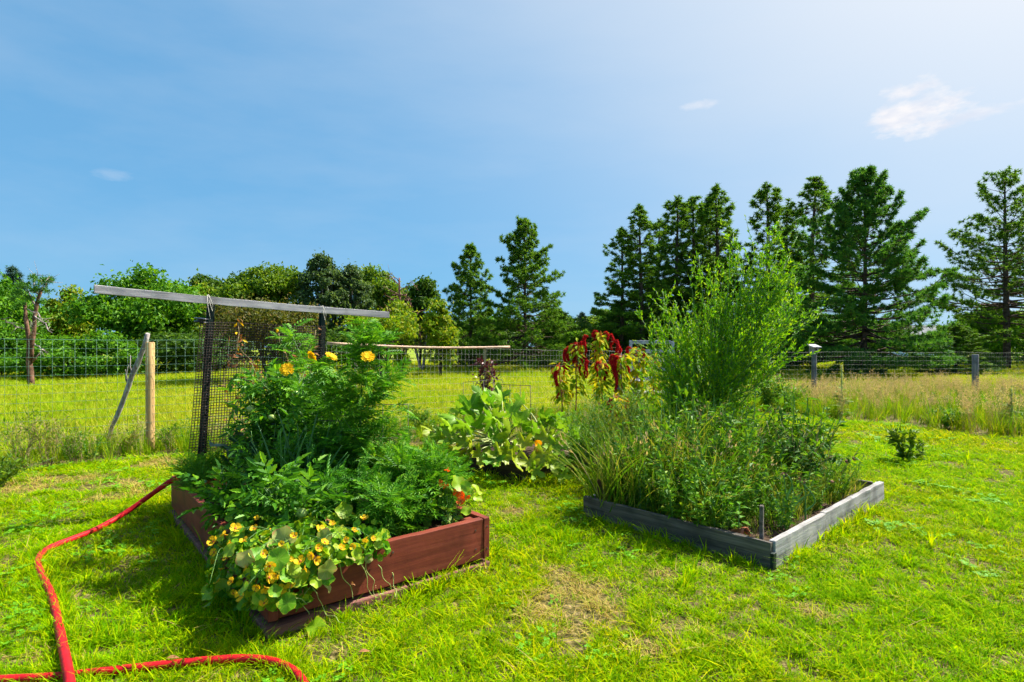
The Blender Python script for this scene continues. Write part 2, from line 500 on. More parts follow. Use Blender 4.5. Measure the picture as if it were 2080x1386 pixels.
M['post_grey'] = woodmat('old_grey_post', (.07, .075, .08), (.15, .155, .165), (.26, .265, .27), axis=2, rough=.9, streak=10, bump=.4)
M['stick'] = woodmat('bleached_pole', (.10, .085, .075), (.30, .27, .25), (.48, .45, .42), axis=2, rough=.9, streak=12, bump=.5)
M['stake_wood'] = woodmat('pale_stake', (.34, .28, .15), (.48, .40, .22), (.56, .48, .28), axis=2, rough=.8, streak=10, knots=False)
M['bamboo'] = woodmat('tan_pole', (.36, .22, .14), (.50, .34, .23), (.58, .42, .30), axis=0, rough=.6, streak=8, knots=False)
M['bench_wood'] = woodmat('bench_grey_wood', (.20, .22, .25), (.34, .37, .41), (.46, .49, .53), axis=0, rough=.85, streak=9, knots=False)
M['bark_pine'] = plain('pine_bark', (.085, .060, .045), .95, .1, 0, .55, 9, .8)
M['bark_dark'] = plain('dark_bark', (.045, .036, .030), .95, .1, 0, .5, 9, .8)
M['bark_grey'] = plain('grey_bark', (.20, .18, .16), .95, .1, 0, .45, 8, .6)
M['bark_snag'] = plain('snag_bark', (.15, .085, .055), .95, .1, 0, .75, 7, .9)
M['branch_dead'] = plain('bleached_branch', (.30, .26, .23), .9, .1, 0, .4, 10)
M['branch_red'] = plain('dead_reddish_branch', (.20, .10, .08), .9, .1, 0, .4, 10)
M['soil'] = plain('garden_soil', (.060, .038, .024), .95, .1, 0, .5, 14, 1.0)
M['black'] = plain('hole_shade_black', (.012, .012, .013), .5, .4, 0, .4, 12)
M['green_post'] = plain('green_post_paint', (.006, .020, .016), .6, .3, 0, .3, 12)
M['net'] = plain('black_netting', (.040, .027, .020), .6, .3, 0, .3, 30)
M['plastic'] = plain('black_plastic', (.012, .013, .015), .3, .5, 0, .2, 8)
M['wire_green'] = plain('green_coated_wire', (.10, .22, .16), .5, .4, 0, .2, 8)
M['wire'] = plain('galvanised_wire', (.30, .31, .27), .6, .3, 0, .2, 8)
M['wire_dark'] = plain('rusty_wire', (.07, .06, .05), .6, .4, .3, .3, 20)
M['hose'] = plain('red_hose_rubber', (.46, .006, .010), .55, .25, 0, .4, 26)
M['twine'] = plain('pale_twine', (.50, .48, .42), .8, .2, 0, .1, 20)
M['clay'] = plain('terracotta', (.36, .12, .06), .85, .2, 0, .25, 18)
M['rust'] = plain('rusty_brown_post', (.10, .05, .03), .85, .2, 0, .4, 18)
M['house_wall'] = plain('pale_siding', (.62, .70, .78), .7, .3, 0, .05, 2)
M['house_roof'] = plain('grey_shingle', (.16, .17, .19), .9, .2, 0, .2, 3)
M['glass'] = plain('window_glass', (.04, .06, .08), .1, .6, 0, .1, 3)
M['white_paint'] = plain('white_trim', (.78, .78, .76), .6, .3, 0, .04, 4)


# round leaf with pale veins running out from the stalk (own object coordinates)
def vein_leaf(name, c1, c2, edge, vein, nv=9, trans=.4):
    m, n, l = newmat(name)
    tc = n.new('ShaderNodeTexCoord')
    oi = n.new('ShaderNodeObjectInfo')
    sp = n.new('ShaderNodeSeparateXYZ'); l.new(tc.outputs['Object'], sp.inputs[0])

    def mt(op, a, b=None):
        x = n.new('ShaderNodeMath'); x.operation = op
        for i, v in enumerate((a, b)):
            if v is None: continue
            if isinstance(v, (int, float)): x.inputs[i].default_value = v
            else: l.new(v, x.inputs[i])
        return x.outputs[0]
    ang = mt('ARCTAN2', sp.outputs[0], sp.outputs[1])
    rad = mt('SQRT', mt('ADD', mt('MULTIPLY', sp.outputs[0], sp.outputs[0]), mt('MULTIPLY', sp.outputs[1], sp.outputs[1])))
    w = mt('ABSOLUTE', mt('SINE', mt('MULTIPLY', ang, nv / 2)))
    w = mt('MULTIPLY', w, mt('ADD', rad, 0.05))
    vr = ramp(n, [(0.0, (1, 1, 1)), (0.03, (0.7, 0.7, 0.7)), (0.075, (0, 0, 0))]); l.new(w, vr.inputs[0])
    base = ramp(n, [(0, c1), (1, c2)]); l.new(oi.outputs['Random'], base.inputs[0])
    nz = n.new('ShaderNodeTexNoise'); nz.inputs['Scale'].default_value = 2.2; nz.inputs['Detail'].default_value = 3
    l.new(tc.outputs['Object'], nz.inputs['Vector'])
    er = ramp(n, [(0.95, (0, 0, 0)), (1.3, (1, 1, 1))])
    l.new(mt('ADD', rad, mt('MULTIPLY', mt('SUBTRACT', nz.outputs[0], .5), 1.1)), er.inputs[0])
    m0 = n.new('ShaderNodeMix'); m0.data_type = 'RGBA'
    l.new(er.outputs[0], m0.inputs['Factor']); l.new(base.outputs[0], m0.inputs['A']); m0.inputs['B'].default_value = (*edge, 1)
    m1 = n.new('ShaderNodeMix'); m1.data_type = 'RGBA'
    l.new(vr.outputs[0], m1.inputs['Factor']); l.new(m0.outputs['Result'], m1.inputs['A']); m1.inputs['B'].default_value = (*vein, 1)
    bs = n.new('ShaderNodeBsdfPrincipled'); bs.inputs['Roughness'].default_value = .48; bs.inputs['Specular IOR Level'].default_value = .35
    l.new(m1.outputs['Result'], bs.inputs['Base Color'])
    tr = n.new('ShaderNodeBsdfTranslucent'); l.new(m1.outputs['Result'], tr.inputs['Color'])
    mix = n.new('ShaderNodeMixShader'); mix.inputs[0].default_value = trans
    l.new(bs.outputs[0], mix.inputs[1]); l.new(tr.outputs[0], mix.inputs[2])
    o = n.new('ShaderNodeOutputMaterial'); l.new(mix.outputs[0], o.inputs[0])
    return m


M['nast'] = vein_leaf('nasturtium_leaf', (.10, .31, .006), (.32, .48, .010), (.42, .44, .015), (.38, .52, .07))
M['nast_pale'] = vein_leaf('nasturtium_leaf_pale', (.28, .36, .06), (.42, .42, .14), (.42, .26, .08), (.48, .46, .2))
M['small_nast'] = leafmat('small_nasturtium_leaf', [(.05, .18, .006), (.09, .27, .008), (.17, .37, .010), (.36, .46, .015)], .38, .5, .25)
M['squash'] = vein_leaf('squash_leaf', (.11, .30, .006), (.28, .46, .010), (.32, .44, .012), (.28, .46, .03), 5)
M['squash_yellow'] = vein_leaf('squash_leaf_yellowing', (.18, .34, .008), (.36, .42, .010), (.50, .38, .015), (.30, .40, .03), 5)


# ------------------------------------------------------------------ ground
def ground_z(x, y):
    x, y = np.asarray(x, float), np.asarray(y, float)
    k = np.clip((y - 15) / 12, 0, 1)
    return k * (0.10 * np.sin(x * 0.21 + 1.3) * np.sin(y * 0.17 + .4) + 0.05 * np.sin(x * .5 + y * .31))


def gmat():
    m, n, l = newmat('grass_ground')
    geo = n.new('ShaderNodeNewGeometry')
    a = n.new('ShaderNodeTexNoise'); a.inputs['Scale'].default_value = 0.35; a.inputs['Detail'].default_value = 8; a.inputs['Roughness'].default_value = .6
    b = n.new('ShaderNodeTexNoise'); b.inputs['Scale'].default_value = 30; b.inputs['Detail'].default_value = 6
    l.new(geo.outputs['Position'], a.inputs['Vector']); l.new(geo.outputs['Position'], b.inputs['Vector'])
    r1 = ramp(n, [(.35, (.14, .26, .010)), (.5, (.22, .32, .016)), (.66, (.38, .37, .09))]); l.new(a.outputs[0], r1.inputs[0])
    r2 = ramp(n, [(.35, (.35, .32, .22)), (.6, (1.1, 1.05, 1)), (.8, (1.5, 1.25, 1.1))]); l.new(b.outputs[0], r2.inputs[0])
    mx = n.new('ShaderNodeMix'); mx.data_type = 'RGBA'; mx.blend_type = 'MULTIPLY'; mx.inputs['Factor'].default_value = .85
    l.new(r1.outputs[0], mx.inputs['A']); l.new(r2.outputs[0], mx.inputs['B'])
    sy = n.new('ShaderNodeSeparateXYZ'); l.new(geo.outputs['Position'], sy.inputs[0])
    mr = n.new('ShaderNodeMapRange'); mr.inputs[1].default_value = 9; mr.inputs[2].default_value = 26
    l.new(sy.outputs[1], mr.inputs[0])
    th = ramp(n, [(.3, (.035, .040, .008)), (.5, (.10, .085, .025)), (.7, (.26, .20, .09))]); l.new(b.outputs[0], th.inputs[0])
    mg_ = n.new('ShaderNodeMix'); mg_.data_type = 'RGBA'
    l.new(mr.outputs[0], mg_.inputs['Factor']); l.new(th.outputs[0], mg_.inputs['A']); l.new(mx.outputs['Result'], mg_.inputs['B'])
    bs = n.new('ShaderNodeBsdfPrincipled'); bs.inputs['Roughness'].default_value = .95; bs.inputs['Specular IOR Level'].default_value = .1
    l.new(mg_.outputs['Result'], bs.inputs['Base Color'])
    bp = n.new('ShaderNodeBump'); bp.inputs['Strength'].default_value = .8; bp.inputs['Distance'].default_value = .03
    l.new(b.outputs[0], bp.inputs['Height']); l.new(bp.outputs[0], bs.inputs['Normal'])
    o = n.new('ShaderNodeOutputMaterial'); l.new(bs.outputs[0], o.inputs[0])
    return m


xs = np.concatenate([-np.geomspace(700, 62, 14), np.arange(-60, 60.1, 1.5), np.geomspace(62, 700, 14)])
ys = np.concatenate([-np.geomspace(300, 22, 10), np.arange(-20, 90.1, 1.5), np.geomspace(93, 1200, 16)])
gx, gy = np.meshgrid(xs, ys, indexing='ij')
gv = np.stack([gx, gy, ground_z(gx, gy)], -1).reshape(-1, 3)
ni, nj = len(xs), len(ys)
ii, jj = np.meshgrid(np.arange(ni - 1), np.arange(nj - 1), indexing='ij')
gf = np.stack([ii * nj + jj, (ii + 1) * nj + jj, (ii + 1) * nj + jj + 1, ii * nj + jj + 1], -1).reshape(-1, 4)
gmb = MB().add(gv, gf, 0, True)
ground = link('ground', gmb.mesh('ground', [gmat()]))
ground['kind'] = 'structure'

# ------------------------------------------------------------------ layout of beds and fence
AN1, AN2, AN3 = R(39.8), R(42.5), R(44)
N1 = G(545, 1295); W1, L1 = 1.25, 2.42
N2 = G(1565, 1158); W2, L2 = 2.2, 1.42
N3 = G(1057, 983); W3, L3 = 1.35, 1.15


def to_local(x, y, N, a):
    dx, dy = x - N[0], y - N[1]
    return dx * math.cos(a) + dy * math.sin(a), -dx * math.sin(a) + dy * math.cos(a)


def to_world(lx, ly, N, a, z=0.0):
    return np.array((N[0] + lx * math.cos(a) - ly * math.sin(a), N[1] + lx * math.sin(a) + ly * math.cos(a), z))


def in_bed(x, y, pad=0.0):
    r = np.zeros(np.shape(x), bool)
    for N, a, w, h in ((N1, AN1, W1, L1), (N2, AN2, W2, L2), (N3, AN3, W3, L3)):
        lx, ly = to_local(x, y, N, a)
        r |= (lx > -pad) & (lx < w + pad) & (ly > -pad) & (ly < h + pad)
    return r


FCORNER = np.array((2.3, 12.3))


def fence_y(x):
    x = np.asarray(x, float)
    return np.where(x < FCORNER[0], 12.3 + 0.775 * (x - FCORNER[0]), 12.3 + 0.206 * (x - FCORNER[0]))


# ------------------------------------------------------------------ grass tufts and scatter
SRC = []


def blades(n, h, hv, w, spread, lean, m=0, mb=None, seg=3, curl=.5):
    mb = mb or MB()
    a = rng.uniform(0, 2 * math.pi, n)
    r = spread * np.sqrt(rng.uniform(0, 1, n))
    base = np.stack([r * np.cos(a), r * np.sin(a), np.zeros(n)], 1)
    a2 = a + rng.normal(0, .9, n)
    H = h * (1 + hv * rng.normal(size=n)); H = np.clip(H, h * .35, h * 1.9)
    ln = lean * np.abs(rng.normal(1, .5, n)) * H
    dr = np.stack([np.cos(a2), np.sin(a2), np.zeros(n)], 1)
    sd = np.stack([-np.sin(a2), np.cos(a2), np.zeros(n)], 1)
    tw = rng.uniform(-.6, .6, n)
    sd = sd * np.cos(tw)[:, None] + dr * np.sin(tw)[:, None]
    pts, ws = [], []
    for i in range(seg + 1):
        t = i / seg
        z = H * (t - curl * .35 * t * t)
        pts.append(base + dr * (ln * t ** 1.8)[:, None] + np.stack([0 * z, 0 * z, z], 1))
        ws.append(w * (1 - t ** 2.2) * (.75 + .25 * min(1, t * 4)))
    v, f = [], []
    k = 2 * seg + 1
    V = np.zeros((n, k, 3))
    for i in range(seg):
        V[:, 2 * i] = pts[i] - sd * ws[i] / 2
        V[:, 2 * i + 1] = pts[i] + sd * ws[i] / 2
    V[:, 2 * seg] = pts[seg]
    tf = []
    for i in range(seg - 1):
        tf += [(2 * i, 2 * i + 1, 2 * i + 3), (2 * i, 2 * i + 3, 2 * i + 2)]
    tf.append((2 * seg - 2, 2 * seg - 1, 2 * seg))
    tf = np.array(tf)
    ff = (tf[None] + (np.arange(n) * k)[:, None, None]).reshape(-1, 3)
    mb.add(V.reshape(-1, 3), ff, m)
    return mb, pts[-1]


def rhomb(w=.4, fold=.1, droop=.12):
    return (np.array([(0, 0, 0), (w / 2, .45, fold), (0, 1, -droop), (-w / 2, .45, fold)], float), np.array([(0, 1, 2), (0, 2, 3)]))


def leaf4(w=.4, fold=.08, droop=.2):
    return (np.array([(0, 0, 0), (w * .42, .28, fold), (w / 2, .55, fold - droop * .25), (0, 1, -droop), (-w / 2, .55, fold - droop * .25), (-w * .42, .28, fold), (0, .5, -droop * .2)], float),
            np.array([(0, 1, 6), (1, 2, 6), (2, 3, 6), (3, 4, 6), (4, 5, 6), (5, 0, 6)]))


RH = rhomb(); RHN = rhomb(.2, .04, .2)


def tuft_src(name, mb, mats):
    o = bpy.data.objects.new(name, mb.mesh(name, mats))
    return o


def seedy(n, h, mb=None, m=1):
    """grass panicles on thin culms"""
    mb = mb or MB()
    a = rng.uniform(0, 6.28, n); r = .05 * np.sqrt(rng.uniform(0, 1, n))
    H = h * rng.uniform(.75, 1.2, n)
    ln = H * rng.uniform(.05, .28, n); a2 = rng.uniform(0, 6.28, n)
    ts = np.linspace(0, 1, 5)
    Pt = np.stack([np.stack([r * np.cos(a) + ln * np.cos(a2) * t ** 2, r * np.sin(a) + ln * np.sin(a2) * t ** 2, H * (t - .06 * t * t)], 1) for t in ts], 1)
    mb.tubes(Pt, np.linspace(.0016, .0008, 5)[None].repeat(n, 0), 3, m, False)
    k = 11
    t = rng.uniform(.72, 1.0, (n, k))
    q = Pt[:, 3][:, None] * (1 - (t[..., None] - .75) / .25) + Pt[:, 4][:, None] * ((t[..., None] - .75) / .25)
    q = q.reshape(-1, 3) + rng.normal(size=(n * k, 3)) * .012
    d = nrm(ru(n * k) * .7 + np.array([0, 0, .8]))
    mb.inst(rhomb(.32, .05, 0), frames(d, None, rng.uniform(.018, .034, n * k)), q, m)
    return mb


def make_sources():
    lawn = []
    for i in range(4):
        mb, _ = blades(16, .042, .42, .0040, .030, .55, 0, curl=.8)
        blades(5, .028, .3, .004, .03, 1.2, 0, mb)
        lawn.append(tuft_src('lawn_%d' % i, mb, [M['lawn']]))
    for i in range(2):
        mb, _ = blades(14, .034, .35, .0036, .035, 1.2, 0, curl=.9)
        lawn.append(tuft_src('lawn_%d' % (4 + i), mb, [M['lawn_dry']]))
    mb, tip = blades(9, .04, .3, .002, .03, .6, 0)
    nt = len(tip)
    for da in (0, 2.1, 4.2):
        d = np.stack([np.cos(da + np.arange(nt)), np.sin(da + np.arange(nt)), np.full(nt, .1)], 1)
        mb.inst(rhomb(.8, .05, .02), frames(d, np.array([[0, 0, 1.0]]) + rng.normal(size=(nt, 3)) * .2, .016), tip - np.array((0, 0, .002)), 0)
    lawn.append(tuft_src('lawn_6', mb, [M['clover']]))
    mb, _ = blades(12, .10, .35, .0055, .03, .55, 0, curl=.7)          # missed longer tuft
    lawn.append(tuft_src('lawn_7', mb, [M['lawn']]))
    field = []
    for i in range(3):
        mb, _ = blades(34, .15, .35, .011, .17, .6, 0, seg=2)
        field.append(tuft_src('meadow_%d' % i, mb, [M['field']]))
    tall = []
    for i in range(3):
        mb, _ = blades(26, .36, .35, .0075, .06, .42, 0, seg=4, curl=.5)
        tall.append(tuft_src('tall_%d' % i, mb, [M['tall']]))
    for i in range(3, 6):
        mb, _ = blades(12, .32, .35, .006, .05, .4, 0, seg=4, curl=.5)
        seedy(8, .58, mb, 1)
        tall.append(tuft_src('tall_%d' % i, mb, [M['tall'], M['seed']]))
    # leafy weed sprig
    for i in range(6, 8):
        mb = MB()
        n = 5
        a = rng.uniform(0, 6.28, n); H = rng.uniform(.25, .5, n)
        Pt = np.stack([np.stack([.03 * np.cos(a) + .25 * H * np.cos(a) * t ** 1.5, .03 * np.sin(a) + .25 * H * np.sin(a) * t ** 1.5, H * t], 1) for t in np.linspace(0, 1, 4)], 1)
        mb.tubes(Pt, .0025, 3, 1, False)
        k = 22
        tt = rng.uniform(.15, 1, (n, k)); idx = np.minimum((tt * 3).astype(int), 2); fr = tt * 3 - idx
        q = (np.take_along_axis(Pt, idx[..., None], 1) * (1 - fr[..., None]) + np.take_along_axis(Pt, idx[..., None] + 1, 1) * fr[..., None]).reshape(-1, 3)
        d = nrm(ru(n * k) * np.array([1, 1, .4]) + np.array([0, 0, .25]))
        mb.inst(RH, frames(d, np.array([[0, 0, 1.0]]) + rng.normal(size=(n * k, 3)) * .4, rng.uniform(.03, .065, n * k)), q, 0)
        tall.append(tuft_src('tall_%d' % i, mb, [M['weed'], M['stem']]))
    return lawn, field, tall


LAWN, FIELD, TALL = make_sources()


def scatter(name, pts, scale, idx, srcs, label, cat, tilt=.12, mat=None):
    n = len(pts)
    me = bpy.data.meshes.new(name)
    me.vertices.add(n); me.vertices.foreach_set('co', np.asarray(pts, np.float32).ravel())
    a = me.attributes.new('sc', 'FLOAT_VECTOR', 'POINT')
    s = np.asarray(scale, np.float32)
    if s.ndim == 1: s = np.stack([s, s, s], 1)
    a.data.foreach_set('vector', s.ravel())
    a = me.attributes.new('rot', 'FLOAT_VECTOR', 'POINT')
    rot = np.stack([rng.normal(0, tilt, n), rng.normal(0, tilt, n), rng.uniform(0, 6.283, n)], 1).astype(np.float32)
    a.data.foreach_set('vector', rot.ravel())
    a = me.attributes.new('pick', 'INT', 'POINT'); a.data.foreach_set('value', np.asarray(idx, np.int32))
    o = link(name, me)
    tag(o, label, cat, kind='stuff')
    coll = bpy.data.collections.new(name + '_tufts')
    for x in srcs: coll.objects.link(x)
    ng = bpy.data.node_groups.new(name, 'GeometryNodeTree')
    ng.interface.new_socket('Geometry', in_out='INPUT', socket_type='NodeSocketGeometry')
    ng.interface.new_socket('Geometry', in_out='OUTPUT', socket_type='NodeSocketGeometry')
    nd, lk = ng.nodes, ng.links
    gi, go = nd.new('NodeGroupInput'), nd.new('NodeGroupOutput')
    ci = nd.new('GeometryNodeCollectionInfo'); ci.inputs['Collection'].default_value = coll
    ci.inputs['Separate Children'].default_value = True; ci.inputs['Reset Children'].default_value = True
    ip = nd.new('GeometryNodeInstanceOnPoints'); ip.inputs['Pick Instance'].default_value = True

    def att(nm, ty):
        q = nd.new('GeometryNodeInputNamedAttribute'); q.data_type = ty; q.inputs['Name'].default_value = nm
        return q.outputs['Attribute']
    e2r = nd.new('FunctionNodeEulerToRotation')
    lk.new(att('rot', 'FLOAT_VECTOR'), e2r.inputs[0])
    lk.new(gi.outputs[0], ip.inputs['Points']); lk.new(ci.outputs[0], ip.inputs['Instance'])
    lk.new(att('pick', 'INT'), ip.inputs['Instance Index']); lk.new(e2r.outputs[0], ip.inputs['Rotation']); lk.new(att('sc', 'FLOAT_VECTOR'), ip.inputs['Scale'])
    lk.new(ip.outputs[0], go.inputs[0])
    md = o.modifiers.new('scatter', 'NODES'); md.node_group = ng
    return o


def vnoise(x, y, s, seed=0):
    """cheap smooth value noise"""
    g = np.random.default_rng(900 + seed).uniform(0, 1, (64, 64))
    u, v = np.asarray(x) * s + 31.7, np.asarray(y) * s + 17.3
    i, j = np.floor(u).astype(int), np.floor(v).astype(int)
    a, b = u - i, v - j
    a, b = a * a * (3 - 2 * a), b * b * (3 - 2 * b)
    q = lambda p, r: g[p % 64, r % 64]
    return (q(i, j) * (1 - a) + q(i + 1, j) * a) * (1 - b) + (q(i, j + 1) * (1 - a) + q(i + 1, j + 1) * a) * b


DEAD = [(*G(1165, 1225)[:2], .25), (*G(1195, 1195)[:2], .18), (*G(1160, 1290)[:2], .10), (*G(1150, 1185)[:2], .22), (*G(1330, 1165)[:2], .10), (*G(130, 975)[:2], .42), (*G(215, 1015)[:2], .34), (*G(60, 985)[:2], .3),
        (*G(330, 940)[:2], .35), (*G(1040, 1042)[:2], .17), (*G(100, 1345)[:2], .10), (*G(240, 985)[:2], .3), (*G(1660, 1250)[:2], .08), (*G(1320, 1330)[:2], .1)]


def deadness(x, y):
    d = np.zeros(np.shape(x))
    for (a, b, r) in DEAD:
        d = np.maximum(d, np.exp(-(((x - a) / r) ** 2 + ((y - b) / r) ** 2)))
    return d + (vnoise(x, y, 1.3, 3) - .55) * .8 + (vnoise(x, y, 5, 4) - .5) * .7


def tall_zone(x, y):
    """how much the spot belongs to the unmown strip along the fence"""
    fy = fence_y(x)
    wob = (vnoise(x, y, .8, 7) - .5) * .8
    right = (x > 5.35 + (10.6 - y) * .78 + wob) & (y > 7.6)
    right |= (x > 2.2) & (y > fy - 1.0 + wob)
    left = (x <= 2.2) & (y > fy - .62 + wob * .7)
    mid = (x > -2.4) & (x < 3.5) & (y > 7.6 + wob)
    return right | left | mid


def lawn_points():
    out = []
    for (y0, y1, dens) in ((1.5, 3.2, 1350), (3.2, 5, 850), (5, 7.5, 480), (7.5, 13.5, 210)):
        hw = .95 * y1 + 1.0
        n = int((y1 - y0) * 2 * hw * dens)
        x, y = rng.uniform(-hw, hw, n), rng.uniform(y0, y1, n)
        k = (np.abs(x) < .95 * y + 1.0) & ~in_bed(x, y, -.01) & (y < fence_y(x) - .1) & ~tall_zone(x, y)
        out.append(np.stack([x[k], y[k], np.full(k.sum(), dens)], 1))
    return np.concatenate(out)


LP = lawn_points()
HOSE_PX = [(225, 1060), (190, 1078), (150, 1094), (115, 1106), (92, 1116), (80, 1128), (75, 1142), (80, 1160), (92, 1183), (105, 1210), (113, 1240), (120, 1275), (127, 1320), (134, 1360), (142, 1400), (150, 1450), (158, 1520)]
HOSE2_PX = [(-260, 1396), (-120, 1388), (0, 1381), (120, 1375), (230, 1362), (330, 1351), (430, 1341), (500, 1337), (548, 1341), (585, 1354), (610, 1374), (625, 1400), (634, 1440), (640, 1500)]
hedge = []
for path in (HOSE_PX, HOSE2_PX):
    hp_ = np.array([G(x, y)[:2] for x, y in path])
    for a_, b_ in zip(hp_[:-1], hp_[1:]):
        L_ = np.linalg.norm(b_ - a_); k_ = int(L_ * 130)
        t_ = rng.uniform(0, 1, (k_, 1)); nn_ = np.array((-(b_ - a_)[1], (b_ - a_)[0])) / max(L_, 1e-6)
        hedge.append(a_ + (b_ - a_) * t_ + nn_ * (rng.choice([-1, 1], k_) * rng.uniform(.014, .04, k_))[:, None])
hedge = np.concatenate(hedge)
dd = deadness(LP[:, 0], LP[:, 1])
keep = rng.uniform(0, 1, len(LP)) > np.clip((dd - .5) * 1.0, 0, .30)
clump = vnoise(LP[:, 0], LP[:, 1], 11, 51) * .6 + vnoise(LP[:, 0], LP[:, 1], 23, 52) * .4
keep &= rng.uniform(0, 1, len(LP)) < np.clip((clump - .22) * 3.2, .25, 1)
LP, dd = LP[keep], dd[keep]
n = len(LP)
idx = rng.integers(0, 4, n)
idx = np.where(rng.uniform(0, 1, n) < np.clip((dd - .40) * 1.9, .025, .88), rng.integers(4, 6, n), idx)
cl = vnoise(LP[:, 0], LP[:, 1], 2.2, 5)
idx = np.where((cl > .6) & (rng.uniform(0, 1, n) < .05) & (idx < 4), 6, idx)
lng = vnoise(LP[:, 0], LP[:, 1], 3.1, 8)
lpad = in_bed(LP[:, 0], LP[:, 1], .10)
idx = np.where(((lng > .86) & (rng.uniform(0, 1, n) < .10) | (lpad & (rng.uniform(0, 1, n) < .22))) & (idx < 4), 7, idx)
far = np.interp(LP[:, 2], [210, 480, 850, 1350], [2.0, 1.55, 1.22, 1.0])
sc = rng.uniform(.65, 1.25, n) * far * (.75 + .5 * vnoise(LP[:, 0], LP[:, 1], 1.7, 9))
sc3 = np.stack([sc * 1.15, sc * 1.15, .80 * sc * np.interp(LP[:, 2], [210, 1350], [.72, 1])], 1)
kh = len(hedge)
LP = np.concatenate([LP, np.stack([hedge[:, 0], hedge[:, 1], np.zeros(kh)], 1)]); n = len(LP)
sc3 = np.concatenate([sc3, rng.uniform(.75, 1.25, (kh, 1)) * np.array([[1, 1, 1.25]])]); idx = np.concatenate([idx, rng.integers(0, 4, kh)])
scatter('lawn_grass', np.stack([LP[:, 0], LP[:, 1], np.zeros(n)], 1), sc3, idx, LAWN, 'bright green mown lawn with dry tan patches around the garden beds', 'grass')

# field beyond the fence
pts, scl = [], []
for (y0, y1, dens, s) in ((5.5, 15, 46, .95), (15, 26, 22, 1.25), (26, 48, 8, 1.9)):
    hw = .98 * y1 + 3
    n = int((y1 - y0) * 2 * hw * dens)
    x, y = rng.uniform(-hw, hw, n), rng.uniform(y0, y1, n)
    k = (np.abs(x) < .98 * y + 3) & (y > fence_y(x) - .15)
    pts.append(np.stack([x[k], y[k], ground_z(x[k], y[k])], 1)); scl.append(np.full(k.sum(), s))
pts, scl = np.concatenate(pts), np.concatenate(scl)
n = len(pts)
pz = vnoise(pts[:, 0], pts[:, 1], .35, 21)
sc = scl * rng.uniform(.6, 1.2, n)
scatter('field_grass', pts, np.stack([sc, sc, sc * (.45 + .7 * pz)], 1), rng.integers(0, 3, n), FIELD, 'sunlit yellow-green grass of the open field beyond the fence', 'grass')

# unmown strip along the fence
pts = []
for (x0, x1, y0, y1, dens) in ((-9, 2.3, 3.5, 13, 46), (2.3, 16, 7, 16.5, 40)):
    n = int((x1 - x0) * (y1 - y0) * dens)
    x, y = rng.uniform(x0, x1, n), rng.uniform(y0, y1, n)
    k = tall_zone(x, y) & (y < fence_y(x) + np.where(x > 2.3, .9, .45)) & ~in_bed(x, y, .1)
    pts.append(np.stack([x[k], y[k], 0 * x[k]], 1))
pts = np.concatenate(pts)
n = len(pts)
seedmask = (pts[:, 0] > 5.6) & (vnoise(pts[:, 0], pts[:, 1], .5, 31) + .3 * (pts[:, 1] - fence_y(pts[:, 0]) + 3.2) / 3 > .42)
idx = rng.integers(0, 3, n)
u = rng.uniform(0, 1, n)
idx = np.where((u < .10) | (seedmask & (u < .45)), rng.integers(3, 6, n), idx)
idx = np.where((u > .80) & ~seedmask, rng.integers(6, 8, n), idx)
sc = rng.uniform(.55, 1.05, n) * np.where(pts[:, 0] > 2.3, 1.1, np.where(pts[:, 0] > -2.4, .55, .85))
scatter('meadow_grass', pts, sc, idx, TALL, 'tall unmown grass with tan seed heads and weeds along the wire fence', 'grass')


# ------------------------------------------------------------------ trees
def tuft_template(nn=14, ln=1.0, w=.16, open_=1.0):
    d = nrm(ru(nn) * np.array([open_, .8, open_]) + np.array([0, .38, 0]))
    side = nrm(np.cross(d, ru(nn)))
    v = np.stack([side * w * .35, -side * w * .35, d * ln * rng.uniform(.75, 1.1, (nn, 1)) + side * 0], 1)
    v2 = v.reshape(-1, 3)
    return v2, np.arange(nn * 3).reshape(-1, 3)


